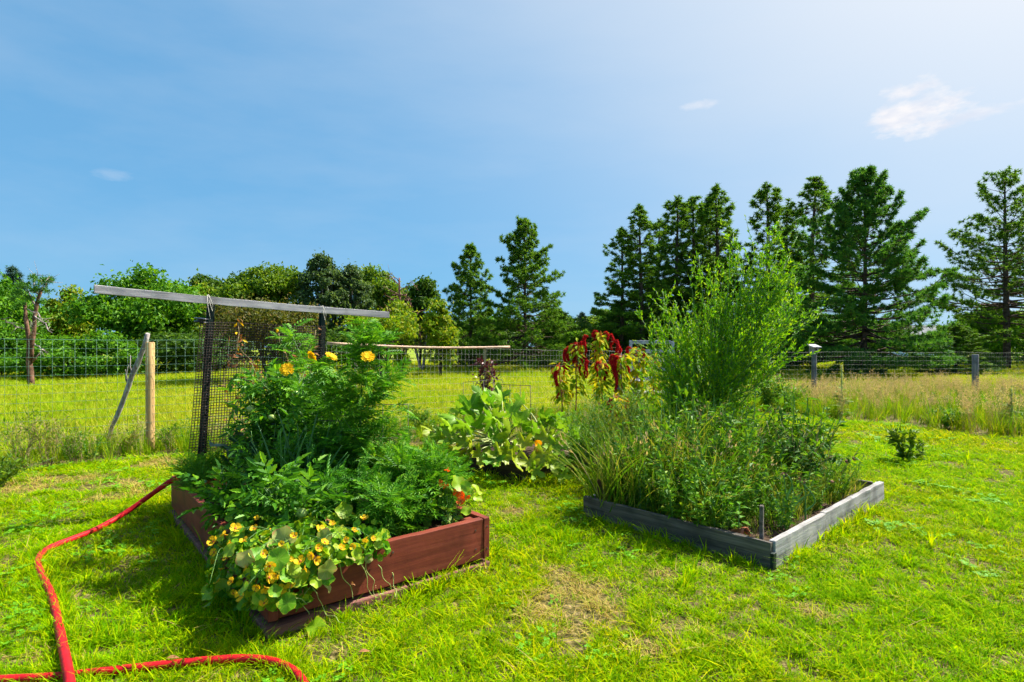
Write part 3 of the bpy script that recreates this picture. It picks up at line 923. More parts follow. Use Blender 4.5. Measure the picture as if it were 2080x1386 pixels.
def pine_mesh(seed, h, w, cb, prof, nb=5, step=.34, dens=9, tuft=.17, up=(2, 50), nn=14, mat='pine', bark='bark_pine', tr=.012, twig=True, tw=.16, lo=.3):
    global rng
    keep = rng; rng = np.random.default_rng(seed)
    tpl = [tuft_template(nn, 1, tw) for _ in range(3)]
    trunk, br, cr = MB(), MB(), MB()
    zt = np.linspace(0, 1, 12)
    tp = np.stack([.012 * h * np.sin(zt * 3 + seed) * zt, .012 * h * np.cos(zt * 2.3 + seed) * zt, zt * h], 1)
    r0 = tr * h
    trunk.tubes(tp, r0 * (1 - zt) ** .75 + .012, 9)
    Pb, Rb, Tp, Td, tw0, tw1 = [], [], [], [], [], []
    z = cb * h
    a = rng.uniform(0, 6.28)
    while z < h * .985:
        t = (z - cb * h) / (h - cb * h)
        wj = rng.uniform(.72, 1.15)
        for i in range(nb):
            a += 2.399 + rng.normal(0, .25)
            L = max(w / 2 * prof(t) * wj * rng.uniform(.6, 1.12), .12)
            if rng.uniform() < .07: L *= 1.2
            el = R(up[0] + (up[1] - up[0]) * t ** 1.3 + rng.normal(0, 8))
            dh = np.array((math.cos(a), math.sin(a), 0))
            s = np.linspace(0, 1, 5)
            base = np.array((np.interp(z, tp[:, 2], tp[:, 0]), np.interp(z, tp[:, 2], tp[:, 1]), z + rng.uniform(-.1, .1)))
            bend = rng.uniform(-.05, .22)
            p = base + dh * (L * math.cos(el) * s)[:, None] + np.array((0, 0, 1)) * (L * (math.sin(el) * s + bend * (s ** 2.4) - .06 * np.sin(s * 3.1)))[:, None]
            p += rng.normal(size=(5, 3)) * .015 * L * s[:, None]
            Pb.append(p); Rb.append((.006 + .011 * L) * (1 - s * .85))
            k = max(2, int(L * dens * rng.uniform(.75, 1.2)))
            ss = lo + (1 - lo) * rng.uniform(0, 1, k) ** .75
            ss[0] = 1.0
            pos = np.stack([np.interp(ss, s, p[:, c]) for c in range(3)], 1)
            sd = np.cross(dh, (0, 0, 1.0))
            sw = rng.choice([-1, 1], k) * rng.uniform(.12, 1, k) * (.12 + .42 * L * (1.12 - ss) ** .8) * .8
            sw[0] = 0
            off = sd[None] * sw[:, None] + dh[None] * (np.abs(sw) * .6)[:, None] + np.array((0, 0, 1.0))[None] * (rng.uniform(-.03, .14, k) * (.6 + .4 * np.abs(sw)))[:, None]
            q = pos + off
            tw0.append(pos); tw1.append(q)
            Tp.append(q)
            Td.append(nrm(dh[None] * .7 + sd[None] * np.sign(sw)[:, None] * .5 + np.array((0, 0, .75)) + rng.normal(size=(k, 3)) * .3))
        z += step * rng.uniform(.8, 1.2)
    # leader
    k = 10
    Tp.append(tp[-1] + np.stack([rng.normal(0, .06, k), rng.normal(0, .06, k), -rng.uniform(0, .6, k)], 1)); Td.append(nrm(rng.normal(size=(k, 3)) * .4 + np.array((0, 0, 1))))
    Tp, Td = np.concatenate(Tp), np.concatenate(Td)
    br.tubes(np.array(Pb), np.array(Rb), 4)
    if twig:
        a0, a1 = np.concatenate(tw0), np.concatenate(tw1)
        br.tubes(np.stack([a0, a1], 1), np.array([[.007, .004]]), 3, 0, False)
    for j in range(3):
        sel = np.arange(len(Tp)) % 3 == j
        m_ = sel.sum()
        cr.inst(tpl[j], frames(Td[sel], None, tuft * rng.uniform(.75, 1.25, m_)), Tp[sel])
    rng = keep
    return trunk.mesh('trunk', [M[bark]]), br.mesh('branches', [M[bark]]), cr.mesh('crown', [M[mat]])


def conifer(meshes, label, loc, rz=0.0, scale=1.0, name='pine_tree', group=None):
    t = thing(name, label, 'tree', loc, rz, group)
    t.scale = (scale, scale, scale) if isinstance(scale, (int, float)) else scale
    for nm, me in zip(('trunk', 'branches', 'crown'), meshes): link(nm, me, t)
    return t


def decid_mesh(seed, h, w, th, nclump, nleaf, leaf=.2, mat='leaf_green', bark='bark_dark', top=.5, cr=.2, limbs=True, tr=.014, multi=1, lw=.62, shell=.8):
    global rng
    keep = rng; rng = np.random.default_rng(seed)
    trunk, br, cm = MB(), MB(), MB()
    c = np.array((0, 0, (h + th) / 2)); ax = np.array((w / 2, w / 2, (h - th) / 2))
    q = ru(nclump) * (rng.uniform(0, 1, (nclump, 1)) ** .38)
    # taper towards the top
    q[:, :2] *= (1 - top * np.clip(q[:, 2:3], 0, 1))
    cen = c + q * ax * (1 - cr * .8)
    cr_ = cr * w * rng.uniform(.55, 1.2, nclump)
    wts = cr_ ** 2; wts = wts / wts.sum()
    ci = rng.choice(nclump, nleaf, p=wts)
    u = ru(nleaf); u[:, 2] = np.where(u[:, 2] < -.35, -u[:, 2] * .6, u[:, 2])
    u = nrm(u)
    lump = 1 + .25 * np.sin(u[:, 0] * 7 + ci) * np.cos(u[:, 1] * 6 + ci * 2)
    rad = cr_[ci] * (shell + (1 - shell) * rng.normal(0, 1, nleaf)) * lump * np.where(rng.uniform(0, 1, nleaf) < .16, rng.uniform(1.0, 1.3, nleaf), 1.0)
    pos = cen[ci] + u * rad[:, None] * np.array((1, 1, .8))
    pos[:, 2] = np.maximum(pos[:, 2], .05)
    nor = nrm(u * .6 + rng.normal(size=(nleaf, 3)) * .55 + np.array((0, 0, .5)))
    d = nrm(np.cross(nor, ru(nleaf)) + np.array((0, 0, -.35)))
    cm.inst(rhomb(lw, .1, .15), frames(d, nor, leaf * rng.uniform(.6, 1.25, nleaf)), pos)
    for k in range(multi):
        an = k * 6.28 / max(multi, 1) + seed
        hh = h * (.82 if multi == 1 else .7)
        zt = np.linspace(0, 1, 8)
        sp = 0 if multi == 1 else .16 * w
        tp = np.stack([sp * np.cos(an) * zt ** .8 + .02 * h * np.sin(zt * 4 + seed), sp * np.sin(an) * zt ** .8 + .02 * h * np.cos(zt * 3 + seed) - .02 * h, zt * hh], 1)
        trunk.tubes(tp, tr * h * (1 - zt) ** .7 / math.sqrt(multi) + .012, 8)
    if limbs:
        z0 = np.clip(cen[:, 2] * rng.uniform(.35, .75, nclump), th * .7, h * .75)
        b0 = np.stack([np.interp(z0, tp[:, 2], tp[:, 0]), np.interp(z0, tp[:, 2], tp[:, 1]), z0], 1)
        s = np.linspace(0, 1, 5)
        Pb = b0[:, None] * (1 - s)[None, :, None] + cen[:, None] * s[None, :, None]
        Pb[:, :, 2] += (.10 * np.linalg.norm(cen - b0, axis=1))[:, None] * np.sin(s * 3.14)[None]
        Pb[:, 1:4] += rng.normal(size=(nclump, 3, 3)) * .02 * w
        br.tubes(Pb, (.0045 * h * (1 - s * .8))[None].repeat(nclump, 0), 4)
    rng = keep
    return trunk.mesh('trunk', [M[bark]]), br.mesh('branches', [M[bark]]), cm.mesh('crown', [M[mat]])


def gpos(px, Y):
    x = (px - 1040) / F * Y
    return (x, Y, float(ground_z(x, Y)) - .03)


def ht(py, Y):
    return CH - (py - HZ) / F * Y


def wd(px, Y):
    return px / F * Y


bushy = lambda t: (1 - t ** 1.25) ** .8 * (.72 + .28 * math.sin(min(t * 3.2 + .5, 1.57)))
tallp = lambda t: (1 - t ** 2.6) ** .8 * (.78 + .22 * math.sin(t * 9)) * (.92 - .25 * t)
openp = lambda t: (1 - t) ** .4 * (.75 + .25 * math.sin(t * 5))
conep = lambda t: (1 - t) ** .95

# the big pine on the right, the two pines in the middle, the right-edge pine
Y = 24.0
big = pine_mesh(1, ht(350, Y), wd(370, Y), .05, bushy, nb=6, step=.23, dens=15, tuft=.18, up=(-6, 62), nn=24, mat='pine2', tw=.32, lo=.42)
conifer(big, 'big bushy dark pine standing right of the birdhouse post, boughs to the ground', gpos(1755, Y))
Y = 29.0
mid = pine_mesh(2, ht(447, Y), wd(245, Y), .13, lambda t: (1 - t) ** .72, nb=6, step=.24, dens=14, tuft=.18, up=(-8, 60), nn=22, tw=.34, lo=.36)
conifer(mid, 'tall broad pine with straight bare lower trunk behind the purple plant', gpos(1065, Y), 1.0)
Y = 31.0
mid2 = pine_mesh(3, ht(498, Y), wd(150, Y), .08, lambda t: (1 - t) ** .6, nb=6, step=.25, dens=15, tuft=.18, up=(-10, 62), nn=22, tw=.34, lo=.36)
conifer(mid2, 'smaller pine just left of the tall broad pine in the middle', gpos(955, Y), 2.0)
Y = 29.0
edge = pine_mesh(4, ht(350, Y), wd(350, Y), .18, openp, nb=6, step=.36, dens=8.5, tuft=.19, up=(0, 46), nn=22, tw=.32, lo=.5, tr=.016)
conifer(edge, 'open sparse pine with thick twin-looking trunk at the right edge', gpos(2045, Y), .4)
Y = 33.0
conifer(edge, 'half-hidden sparse pine beyond the right-edge pine', gpos(2125, Y), 2.4, (1.0, 1.0, 1.06))
# row of tall slender pines
ta = pine_mesh(5, 11.0, 4.7, .20, tallp, nb=5, step=.30, dens=10.5, tuft=.20, up=(-4, 58), nn=22, tw=.34, tr=.012, lo=.58)
tb = pine_mesh(6, 11.0, 4.3, .22, tallp, nb=5, step=.30, dens=10.5, tuft=.20, up=(-2, 60), nn=22, tw=.34, tr=.012, lo=.58)
tc_ = pine_mesh(7, 11.0, 5.0, .26, tallp, nb=5, step=.31, dens=10, tuft=.20, up=(2, 55), nn=22, tw=.34, tr=.012, lo=.6)
row = [(1338, 38.0, 442, tb, 1.2, 'slender pine set back behind the second and third of the row'), (1436, 38.5, 402, ta, 5.0, 'slender pine set back between the fourth and fifth of the row'), (1602, 37.5, 415, tb, 2.6, 'slender pine set back left of the tallest slender pine'),
       (1262, 35.0, 470, tc_, 0.3, 'leftmost and shortest slender pine of the row behind the feathery young tree'),
       (1305, 34.0, 421, ta, 1.9, 'second slender pine from the left end of the row'),
       (1374, 35.5, 396, tb, 0.8, 'third slender pine from the left in the row, trunk close to the next'),
       (1412, 37.0, 398, tc_, 4.0, 'fourth slender pine from the left in the row, standing farther back'),
       (1459, 35.0, 380, ta, 3.1, 'fifth slender pine from the left, fullest crown of the row'),
       (1556, 34.0, 371, tb, 5.2, 'sixth slender pine, directly behind the top of the feathery young tree'),
       (1650, 33.0, 363, tc_, 2.0, 'tallest slender pine, right end of the row beside the big bushy pine')]
for px, Y, top, me, rz, lab in row:
    s = ht(top, Y) / 11.0
    conifer(me, lab, gpos(px, Y), rz, (s * 1.4, s * 1.4, s), group='row of slender pines')
# blue-green spruce at the left and distant conifers
Y = 30.0
spr = pine_mesh(8, ht(540, Y), wd(150, Y), .04, conep, nb=6, step=.22, dens=16, tuft=.25, up=(-14, 30), nn=14, mat='spruce', tw=.2)
conifer(spr, 'dark pointed spruce behind the dead snag at the left edge', gpos(30, Y), 0, 1, 'spruce_tree')
Y = 36
conifer(spr, 'small dark conifer low behind the red tassels', gpos(1180, Y), 2, (.75, .75, .62), 'spruce_tree')
conifer(mid2, 'dark low pine filling the gap right of the tall broad pine', gpos(1128, 33), 4, (1.15, 1.15, .52))
conifer(big, 'shaded low pine under the left of the slender row', gpos(1245, 38), 1.2, (.7, .7, .42))
conifer(big, 'shaded bushy pine under the slender row, behind the young tree', gpos(1400, 37), 3.3, (.9, .9, .40))
conifer(big, 'dark bushy pine between the slender row and the big pine', gpos(1585, 29), 4.4, (.95, .95, .52))
conifer(mid2, 'young pine with low boughs right of the big bushy pine', gpos(1940, 25), 1.0, (.9, .9, .34))
conifer(big, 'dark pine beyond the right edge behind the far post', gpos(2330, 27), 2.2, .9)
conifer(ta, 'slender pine beyond the right end, right of the big pine', gpos(2250, 34), 2.2, 1.0)

# leafy trees
def leafy(meshes, label, loc, rz=0.0, scale=1.0, name='leafy_tree', group=None):
    return conifer(meshes, label, loc, rz, scale, name, group)


Y = 27.0
dA = decid_mesh(21, ht(542, Y), wd(255, Y), .7, 46, 17000, .21, 'leaf_green', cr=.15, top=.55)
leafy(dA, 'bright green rounded maple behind the leaning pole and pine post', gpos(305, Y))
Y = 30.0
dB = decid_mesh(22, ht(533, Y), wd(190, Y), 1.0, 40, 13000, .21, 'leaf_mid', cr=.16, top=.45)
leafy(dB, 'mid green bushy tree behind the netting trellis', gpos(540, Y))
Y = 30.0
dC = decid_mesh(23, ht(488, Y), wd(110, Y), 1.2, 90, 11500, .19, 'leaf_grey', 'bark_grey', cr=.13, top=.72, shell=.6)
leafy(dC, 'slender grey-green birch rising highest behind the trellis post', gpos(655, Y))
Y = 29.0
dD = decid_mesh(24, ht(575, Y), wd(140, Y), .6, 40, 9500, .18, 'leaf_ygreen', cr=.15, top=.6, shell=.65)
leafy(dD, 'yellow-green tree between the dead snag and the maple', gpos(140, Y))
Y = 34.0
dE = decid_mesh(25, ht(552, Y), wd(110, Y), .8, 34, 9000, .22, 'leaf_dark', cr=.18, top=.4)
leafy(dE, 'dark green round tree right of the reddish dead tree', gpos(852, Y))
leafy(dE, 'dark green tree at the left behind the bushy tree', gpos(480, 35), 1.0, (1.1, 1.1, 1.10))
leafy(dC, 'lower grey-green birch beside the tallest birch', gpos(712, 31), 2.0, (.95, .95, .93))
leafy(dB, 'shaded green tree low behind the birches', gpos(765, 36), 3.0, (1.0, 1.0, 1.14))
leafy(dA, 'green tree crown filling the left edge behind the fence', gpos(-35, 26), 2.0, (.9, .9, 1.0))
leafy(dD, 'yellow-green crown behind the maple, left of the trellis beam', gpos(400, 34), 1.5, (1.0, 1.0, 1.15))
leafy(dE, 'dark green tree between maple and trellis post', gpos(432, 36), 4.0, (1.2, 1.2, 1.08))
leafy(dB, 'green tree far left beyond the photo edge', gpos(-160, 28), 4.0, 1.0)
Y = 24.0
dF = decid_mesh(26, ht(606, Y), wd(90, Y), .4, 34, 5200, .15, 'leaf_ygreen', cr=.15, top=.5, shell=.6)
leafy(dF, 'small yellow-green tree left of the middle pines', gpos(892, Y))
leafy(dF, 'yellowish sapling under the reddish dead tree', gpos(818, 23), 2.4, (.72, .72, .95))
leafy(dF, 'yellow-green sapling behind the netting trellis', gpos(600, 25), 3.3, (1.0, 1.0, .8))
# old apple trees in the field
Y = 16.4
ap = decid_mesh(27, ht(600, Y), wd(150, Y), 1.1, 30, 3800, .11, 'leaf_ygreen', 'bark_dark', cr=.15, shell=.6, top=.2, multi=2, tr=.03)
leafy(ap, 'yellowish apple tree with dark forked trunk in the field', gpos(778, Y), .6, 1, 'apple_tree')
Y = 20
ap2 = decid_mesh(28, ht(612, Y), wd(215, Y), 1.1, 34, 9500, .13, 'leaf_olive', 'bark_dark', cr=.17, top=.2, multi=2, tr=.03)
leafy(ap2, 'dull olive apple tree seen through the black netting', gpos(545, Y), 1.4, 1, 'apple_tree')
gt = decid_mesh(29, 2.9, 2.8, .8, 16, 500, .12, 'leaf_olive', 'bark_grey', cr=.2, multi=2, tr=.04)
leafy(gt, 'nearly leafless grey twin-trunk tree in the shade of the pines', gpos(853, 30), 2.0, 1, 'bare_tree')
# shrubs at the edge of the wood
sh = decid_mesh(30, 2.3, 3.4, .02, 26, 6500, .15, 'leaf_green', cr=.2, top=.3, multi=3, tr=.008)
sh2 = decid_mesh(31, 2.4, 3.4, .02, 26, 6000, .16, 'leaf_dark', cr=.2, top=.3, multi=3, tr=.008)
for px, Y, me, sc_, lab in ((205, 22.5, sh, (1, 1, .8), 'bright green shrub at the wood edge left of the leaning pole'),
                            (110, 22.0, sh, (1.1, 1, .72), 'green shrub behind the fence next to the dead snag'),
                            (10, 23.0, sh, (1.0, 1, 1.0), 'green shrub at the left edge behind the snag'),
                            (350, 24.5, sh2, (1.3, 1, .8), 'dark shrub below the maple behind the pine post'),
                            (455, 27.0, sh2, (1.4, 1, .9), 'dark shrub behind the black netting, left half'),
                            (640, 29.0, sh2, (1.6, 1, 1.0), 'dark shrub behind the right trellis post'),
                            (735, 30.0, sh2, (1.3, 1, .95), 'dark shrub behind the apple tree'),
                            (930, 34.0, sh2, (1.7, 1, 1.25), 'dark shrub in the shade left of the middle pines'),
                            (1030, 36.0, sh2, (1.9, 1, 1.3), 'dark shrub behind the tall broad pine trunk'),
                            (1160, 35.0, sh2, (1.6, 1, 1.3), 'dark shrub behind the fence left of the tassels'),
                            (1270, 36.0, sh2, (2.0, 1, 1.15), 'dark shrub behind the red tassels'),
                            (1470, 33.0, sh2, (2.4, 1, 1.1), 'dark shrub mass behind the feathery young tree'),
                            (1615, 31.0, sh2, (1.8, 1, 1.2), 'dark shrub behind the birdhouse'),
                            (1780, 33.0, sh2, (1.8, 1, 1.0), 'dark shrub under the big bushy pine'),
                            (2000, 34.0, sh, (1.7, 1, 1.55), 'green leafy bush behind the right grey post'),
                            (2090, 37.0, sh2, (1.8, 1, 1.4), 'dark bush behind the right-edge pine trunk'),
                            (2000, 27.5, sh2, (.45, .45, .45), 'small round bush left of the right-edge trunk')):
    leafy(me, lab, gpos(px, Y), px * .01, sc_, 'shrub')
# distant wood line
fw = [(-420, 52), (-240, 58), (-60, 60), (120, 58), (300, 60), (470, 58), (650, 62), (820, 60), (980, 62), (1120, 60), (1230, 64), (1340, 60), (1460, 62), (1600, 60), (1740, 64), (2000, 62), (2130, 60), (2330, 58), (2560, 55)]
fl_ = ['the far left, beyond the photo edge', 'the left edge, outside the fence view', 'the spruce at the left edge', 'the yellow-green tree by the snag', 'the bright green maple', 'the left trellis post', 'the tallest birch',
       'the reddish dead conifer', 'the smaller middle pine', 'the tall broad pine', 'the gap left of the slender pines', 'the third slender pine', 'the fifth slender pine', 'the birdhouse side of the slender row',
       'the big bushy pine', 'the right grey fence post', 'the right-edge pine', 'the pine outside the right edge', 'the far right, beyond the photo edge']
for i, (px, Y) in enumerate(fw):
    t = leafy((dE, dB, dA)[i % 3], 'far-off green tree in the distant wood line behind ' + fl_[i], gpos(px, Y), i * 1.3, (1.5, 1.5, 1.0), 'distant_tree', 'distant wood line')


# dead snag, left
def snag(name, label, px, Y, paths, twigs, mat, tmat):
    o = gpos(px, Y)
    t = thing(name, label, 'tree', o)
    a = MB()
    for pts, r0, r1 in paths:
        p = np.array([P(x, y, Y + dy) for (x, y, dy) in pts]) - np.array(o)
        s = np.linspace(0, 1, len(p)); q = np.linspace(0, 1, 12)
        pp = np.stack([np.interp(q, s, p[:, c]) for c in range(3)], 1) + rng.normal(size=(12, 3)) * .007
        a.tubes(pp, np.interp(q, [0, 1], [r0, r1]) * .62 * (1 + .05 * rng.normal(size=12)), 8)
    part('trunk', a, M[mat], t)
    b = MB()
    for pts, r in twigs:
        p = np.array([P(x, y, Y + dy) for (x, y, dy) in pts]) - np.array(o)
        s = np.linspace(0, 1, len(p)); q = np.linspace(0, 1, 9)
        pp = np.stack([np.interp(q, s, p[:, c]) for c in range(3)], 1) + rng.normal(size=(9, 3)) * .02
        b.tubes(pp, np.linspace(r, r * .3, 9), 5)
        for k in range(6):
            i = rng.integers(2, 8)
            d = nrm(rng.normal(size=3) + np.array((0, 0, -.1))) * rng.uniform(.15, .5)
            b.tubes(np.array([pp[i], pp[i] + d * .5 + rng.normal(size=3) * .03, pp[i] + d]), np.array([r * .35, r * .25, r * .12]), 4)
    part('branches', b, M[tmat], t)
    return t, o


sn, so = snag('dead_tree', 'dead forked snag with peeling brown trunk behind the left fence', 62, 18.5,
              [([(64, 790, 0), (60, 740, 0), (60, 700, 0), (54, 660, 0), (51, 615, .1)], .17, .07), ([(62, 730, 0), (66, 690, -.1), (70, 650, -.1), (76, 610, -.1), (84, 590, -.1)], .13, .07),
               ([(66, 735, 0), (74, 725, -.2), (82, 719, -.3)], .06, .04)],
              [([(74, 625, 0), (62, 600, .2), (55, 575, .3)], .035), ([(80, 600, 0), (92, 580, -.2), (100, 560, -.2)], .03), ([(66, 640, -.1), (90, 658, -.6), (104, 678, -.8)], .03),
               ([(58, 628, 0), (80, 640, -.4), (88, 655, -.6)], .02), ([(70, 700, 0), (85, 710, -.5), (93, 714, -.6)], .02), ([(50, 670, 0), (20, 655, -.3), (0, 648, -.5)], .03),
               ([(76, 610, 0), (68, 570, .3), (82, 556, .2)], .025), ([(60, 690, 0), (68, 665, -.4), (62, 650, -.4)], .018)], 'bark_snag', 'branch_dead')
cr = MB()
cp = []
for (x, y, r, k) in ((48, 578, 12, 40), (84, 572, 13, 50), (102, 568, 8, 22), (36, 594, 10, 30), (72, 588, 11, 34), (66, 564, 8, 20), (26, 606, 9, 18), (56, 606, 10, 24), (94, 590, 9, 22), (44, 620, 8, 14), (86, 612, 8, 16)):
    for _ in range(k):
        q = ru(1)[0] * rng.uniform(0, 1) ** .5
        cp.append(P(x + q[0] * r * 1.4, y + q[2] * r * .7, 18.6 + q[1] * .5) - np.array(so))
cp = np.array(cp)
cr.inst(tuft_template(14, 1, .18), frames(nrm(ru(len(cp)) + np.array((0, 0, .6))), None, rng.uniform(.10, .17, len(cp))), cp)
part('crown', cr, M['pine2'], sn)
# reddish dead conifer
tw = [([(812, 600 + i * 11, 0), (812 + s * (14 + i * 3), 598 + i * 11, -.3 * s), (812 + s * (22 + i * 4), 612 + i * 13, -.5 * s)], .035) for i in range(7) for s in (-1, 1)]
tw += [([(812, 580, 0), (795, 563, .2), (780, 566, .3)], .03), ([(812, 575, 0), (800, 560, 0), (790, 556, .1)], .025), ([(812, 590, 0), (835, 575, 0), (848, 582, .2)], .025), ([(810, 600, 0), (785, 585, .2), (770, 590, .2)], .025)]
snag('dead_tree', 'reddish dead conifer with drooping bare branches among green trees', 812, 26.0,
     [([(815, 770, 0), (813, 700, 0), (812, 640, 0), (811, 565, 0)], .20, .06)], tw, 'branch_red', 'branch_red')

# small pale house far behind the right trees
hp = gpos(1868, 74)
hs = thing('house', 'small pale blue house glimpsed far behind the pines on the right', 'house', hp, R(12))
part('wall', MB().box((-4, -3, 0), (4, 3, 2.5)), M['house_wall'], hs)
rf = MB().add([(-4.4, -3.5, 2.4), (4.4, -3.5, 2.4), (4.4, 3.5, 2.4), (-4.4, 3.5, 2.4), (-4.4, 0, 4.2), (4.4, 0, 4.2)], [(0, 1, 5, 4), (2, 3, 4, 5)])
rf.add([(-4.4, -3.5, 2.4), (-4.4, 3.5, 2.4), (-4.4, 0, 4.2), (4.4, -3.5, 2.4), (4.4, 0, 4.2), (4.4, 3.5, 2.4)], [(0, 2, 1), (3, 5, 4)])
part('roof', rf, M['house_roof'], hs)
for x in (-2.6, -.2, 2.4):
    w_ = part('window', MB().box((x - .55, -3.06, 1.0), (x + .55, -3.003, 2.05)), M['white_paint'], hs)
    part('pane', MB().box((x - .45, -3.08, 1.1), (x + .45, -3.062, 1.95)), M['glass'], w_)
dr_ = part('door', MB().box((3.0, -3.05, .05), (3.85, -3.003, 2.1)), M['white_paint'], hs)


# ------------------------------------------------------------------ fence
def top_z(x):
    return np.interp(x, [-5.8, -4, -1.3, .6, 2.3, 7, 11.5, 16], [1.40, 1.396, 1.29, 1.25, 1.22, 1.196, 1.165, 1.15])


def fence_run(label, p0, p1, mat, posts, zbot=.03, r=.0022):
    p0, p1 = np.array(p0, float), np.array(p1, float)
    L = np.linalg.norm(p1 - p0); d = (p1 - p0) / L
    t = thing('wire_fence', label, 'fence', (*p0, 0))
    mb = MB()
    ns = int(L / .8)
    s = np.linspace(0, L, ns)
    sag = -.018 * np.abs(np.sin(s * 1.05)) + rng.normal(0, .004, ns)
    for k in range(13):
        z = top_z(p0[0] + d[0] * s) + sag - .1016 * k
        if z.min() < 0: break
        pts = np.stack([d[0] * s, d[1] * s, z], 1) + np.stack([0 * s, rng.normal(0, .006, ns), 0 * s], 1)
        mb.tubes(pts, r * (1.5 if k == 0 else 1.0), 4)
    sv = np.arange(0, L, .1016 if mat == 'wire_green' else .0762)
    zt = top_z(p0[0] + d[0] * sv) + np.interp(sv, s, sag)
    jit = rng.normal(0, .004, len(sv))
    V0 = np.stack([d[0] * sv + jit, d[1] * sv, zt - 1.2], 1); V1 = np.stack([d[0] * sv, d[1] * sv, zt], 1)
    mb.tubes(np.stack([V0, V1], 1), r * .75, 4)
    part('wire_mesh', mb, M[mat], t)
    return t


fa = fence_run('green wire mesh fence running from the left edge behind the trellis', (-8.6, fence_y(-8.6)), (-3.1, fence_y(-3.1)), 'wire_green', [], r=.0015)
fb = fence_run('thin galvanised wire fence crossing behind the squash and tassel plants', (-3.1, fence_y(-3.1)), (2.3, 12.3), 'wire', [], r=.0012)
fc = fence_run('galvanised wire fence along the meadow strip on the right', (2.3, 12.3), (15.5, fence_y(15.5)), 'wire', [], r=.0011)


def round_post(name, label, base, top, r, mat, parent=None, cham=.012):
    base, top = np.array(base, float), np.array(top, float)
    q = np.linspace(0, 1, 7)
    p = base + (top - base) * q[:, None]
    rr = np.full(7, r) * (1 + .02 * rng.normal(size=7)); rr[-1] = r - cham * .6
    p[-2] = top - (top - base) / np.linalg.norm(top - base) * cham
    mb = MB().tubes(p, rr, 16)
    o = link(name, mb.mesh(name, [M[mat]]), parent)
    return o


def at_fence(o, base):
    return np.array(base) - np.array(o.location)


# posts belong to their fence
pb = G(305, 917)
round_post('post', None, at_fence(fa, (pb[0], pb[1], -.05)), at_fence(fa, (pb[0], pb[1], ht(695, pb[1]))), .050, 'post_wood', fa)['label'] = 'new round pine post'
px_ = -7.8
round_post('post', None, at_fence(fa, (px_, fence_y(px_), -.05)), at_fence(fa, (px_, fence_y(px_), 1.4)), .05, 'post_wood', fa)
xp = -1.9
round_post('post', None, at_fence(fb, (-2.35, fence_y(-2.35) + .03, -.05)), at_fence(fb, (-2.35, fence_y(-2.35) + .03, .55)), .035, 'post_grey', fb)
b1 = (7.0, 13.27)
round_post('post', None, at_fence(fc, (b1[0], b1[1] - .09, -.05)), at_fence(fc, (b1[0], b1[1] - .09, 1.16)), .054, 'post_grey', fc)
b2 = ((1975 - 1040) / F * 14.2, 14.2)
round_post('post', None, at_fence(fc, (b2[0], b2[1] - .09, -.05)), at_fence(fc, (b2[0], b2[1] - .09, ht(720, 14.2))), .068, 'post_grey', fc)
round_post('post', None, at_fence(fc, (2.3, 12.25, -.05)), at_fence(fc, (2.3, 12.25, 1.2)), .06, 'post_grey', fc)
# birdhouse
bh = thing('birdhouse', 'small pale birdhouse with slanted roof on top of the grey post', 'birdhouse', (b1[0], b1[1] - .09, 1.163), R(8))
bb = MB().box((-.075, -.075, 0), (.075, .075, .13))
bb.add([(-.075, -.075, .13), (.075, -.075, .13), (.075, .075, .13), (-.075, .075, .13), (-.075, .075, .17), (.075, .075, .17)], [(0, 1, 5, 4), (2, 3, 4, 5), (0, 4, 3), (1, 2, 5)])
part('box', bb, M['stick'], bh)
rb = MB().add([(-.11, -.125, .118), (.11, -.125, .118), (.11, .11, .185), (-.11, .11, .185), (-.11, -.125, .136), (.11, -.125, .136), (.11, .11, .203), (-.11, .11, .203)],
              [(0, 3, 2, 1), (4, 5, 6, 7), (0, 1, 5, 4), (1, 2, 6, 5), (2, 3, 7, 6), (3, 0, 4, 7)])
part('roof', rb, M['beam_wood'], bh, label='sun-bleached slanted roof')
hl = MB().tubes(np.array([(-.0, -.079, .08), (0, -.0755, .08)]), .019, 12)
part('entrance_hole', hl, M['black'], bh)  # solid black disc, its colour stands in for the shade inside the hole

# leaning bleached pole
p0, p1 = G(213, 908), np.array(P(302, 678, 7.2))
q = np.linspace(0, 1, 12)
pp = p0 + (p1 - p0) * q[:, None] + rng.normal(size=(12, 3)) * .008
lp = thing('leaning_pole', 'bleached split pole leaning against the round pine fence post', 'pole', tuple(p0))
part('shaft', MB().tubes(pp - p0, np.interp(q, [0, .3, .6, 1], [.02, .026, .036, .030]) * (1 + .1 * rng.normal(size=12)), 7), M['stick'], lp)
sp = MB()
for k in range(3):
    i = 6 + k % 2
    sp.tubes(np.array([pp[i] - p0, pp[i] - p0 + np.array((-.02 - .01 * k, 0, .10)), pp[i] - p0 + np.array((-.035 + .02 * k, -.01, .22 + .03 * k))]), np.array([.010, .008, .003]), 5)
part('splinter', sp, M['stick'], lp)


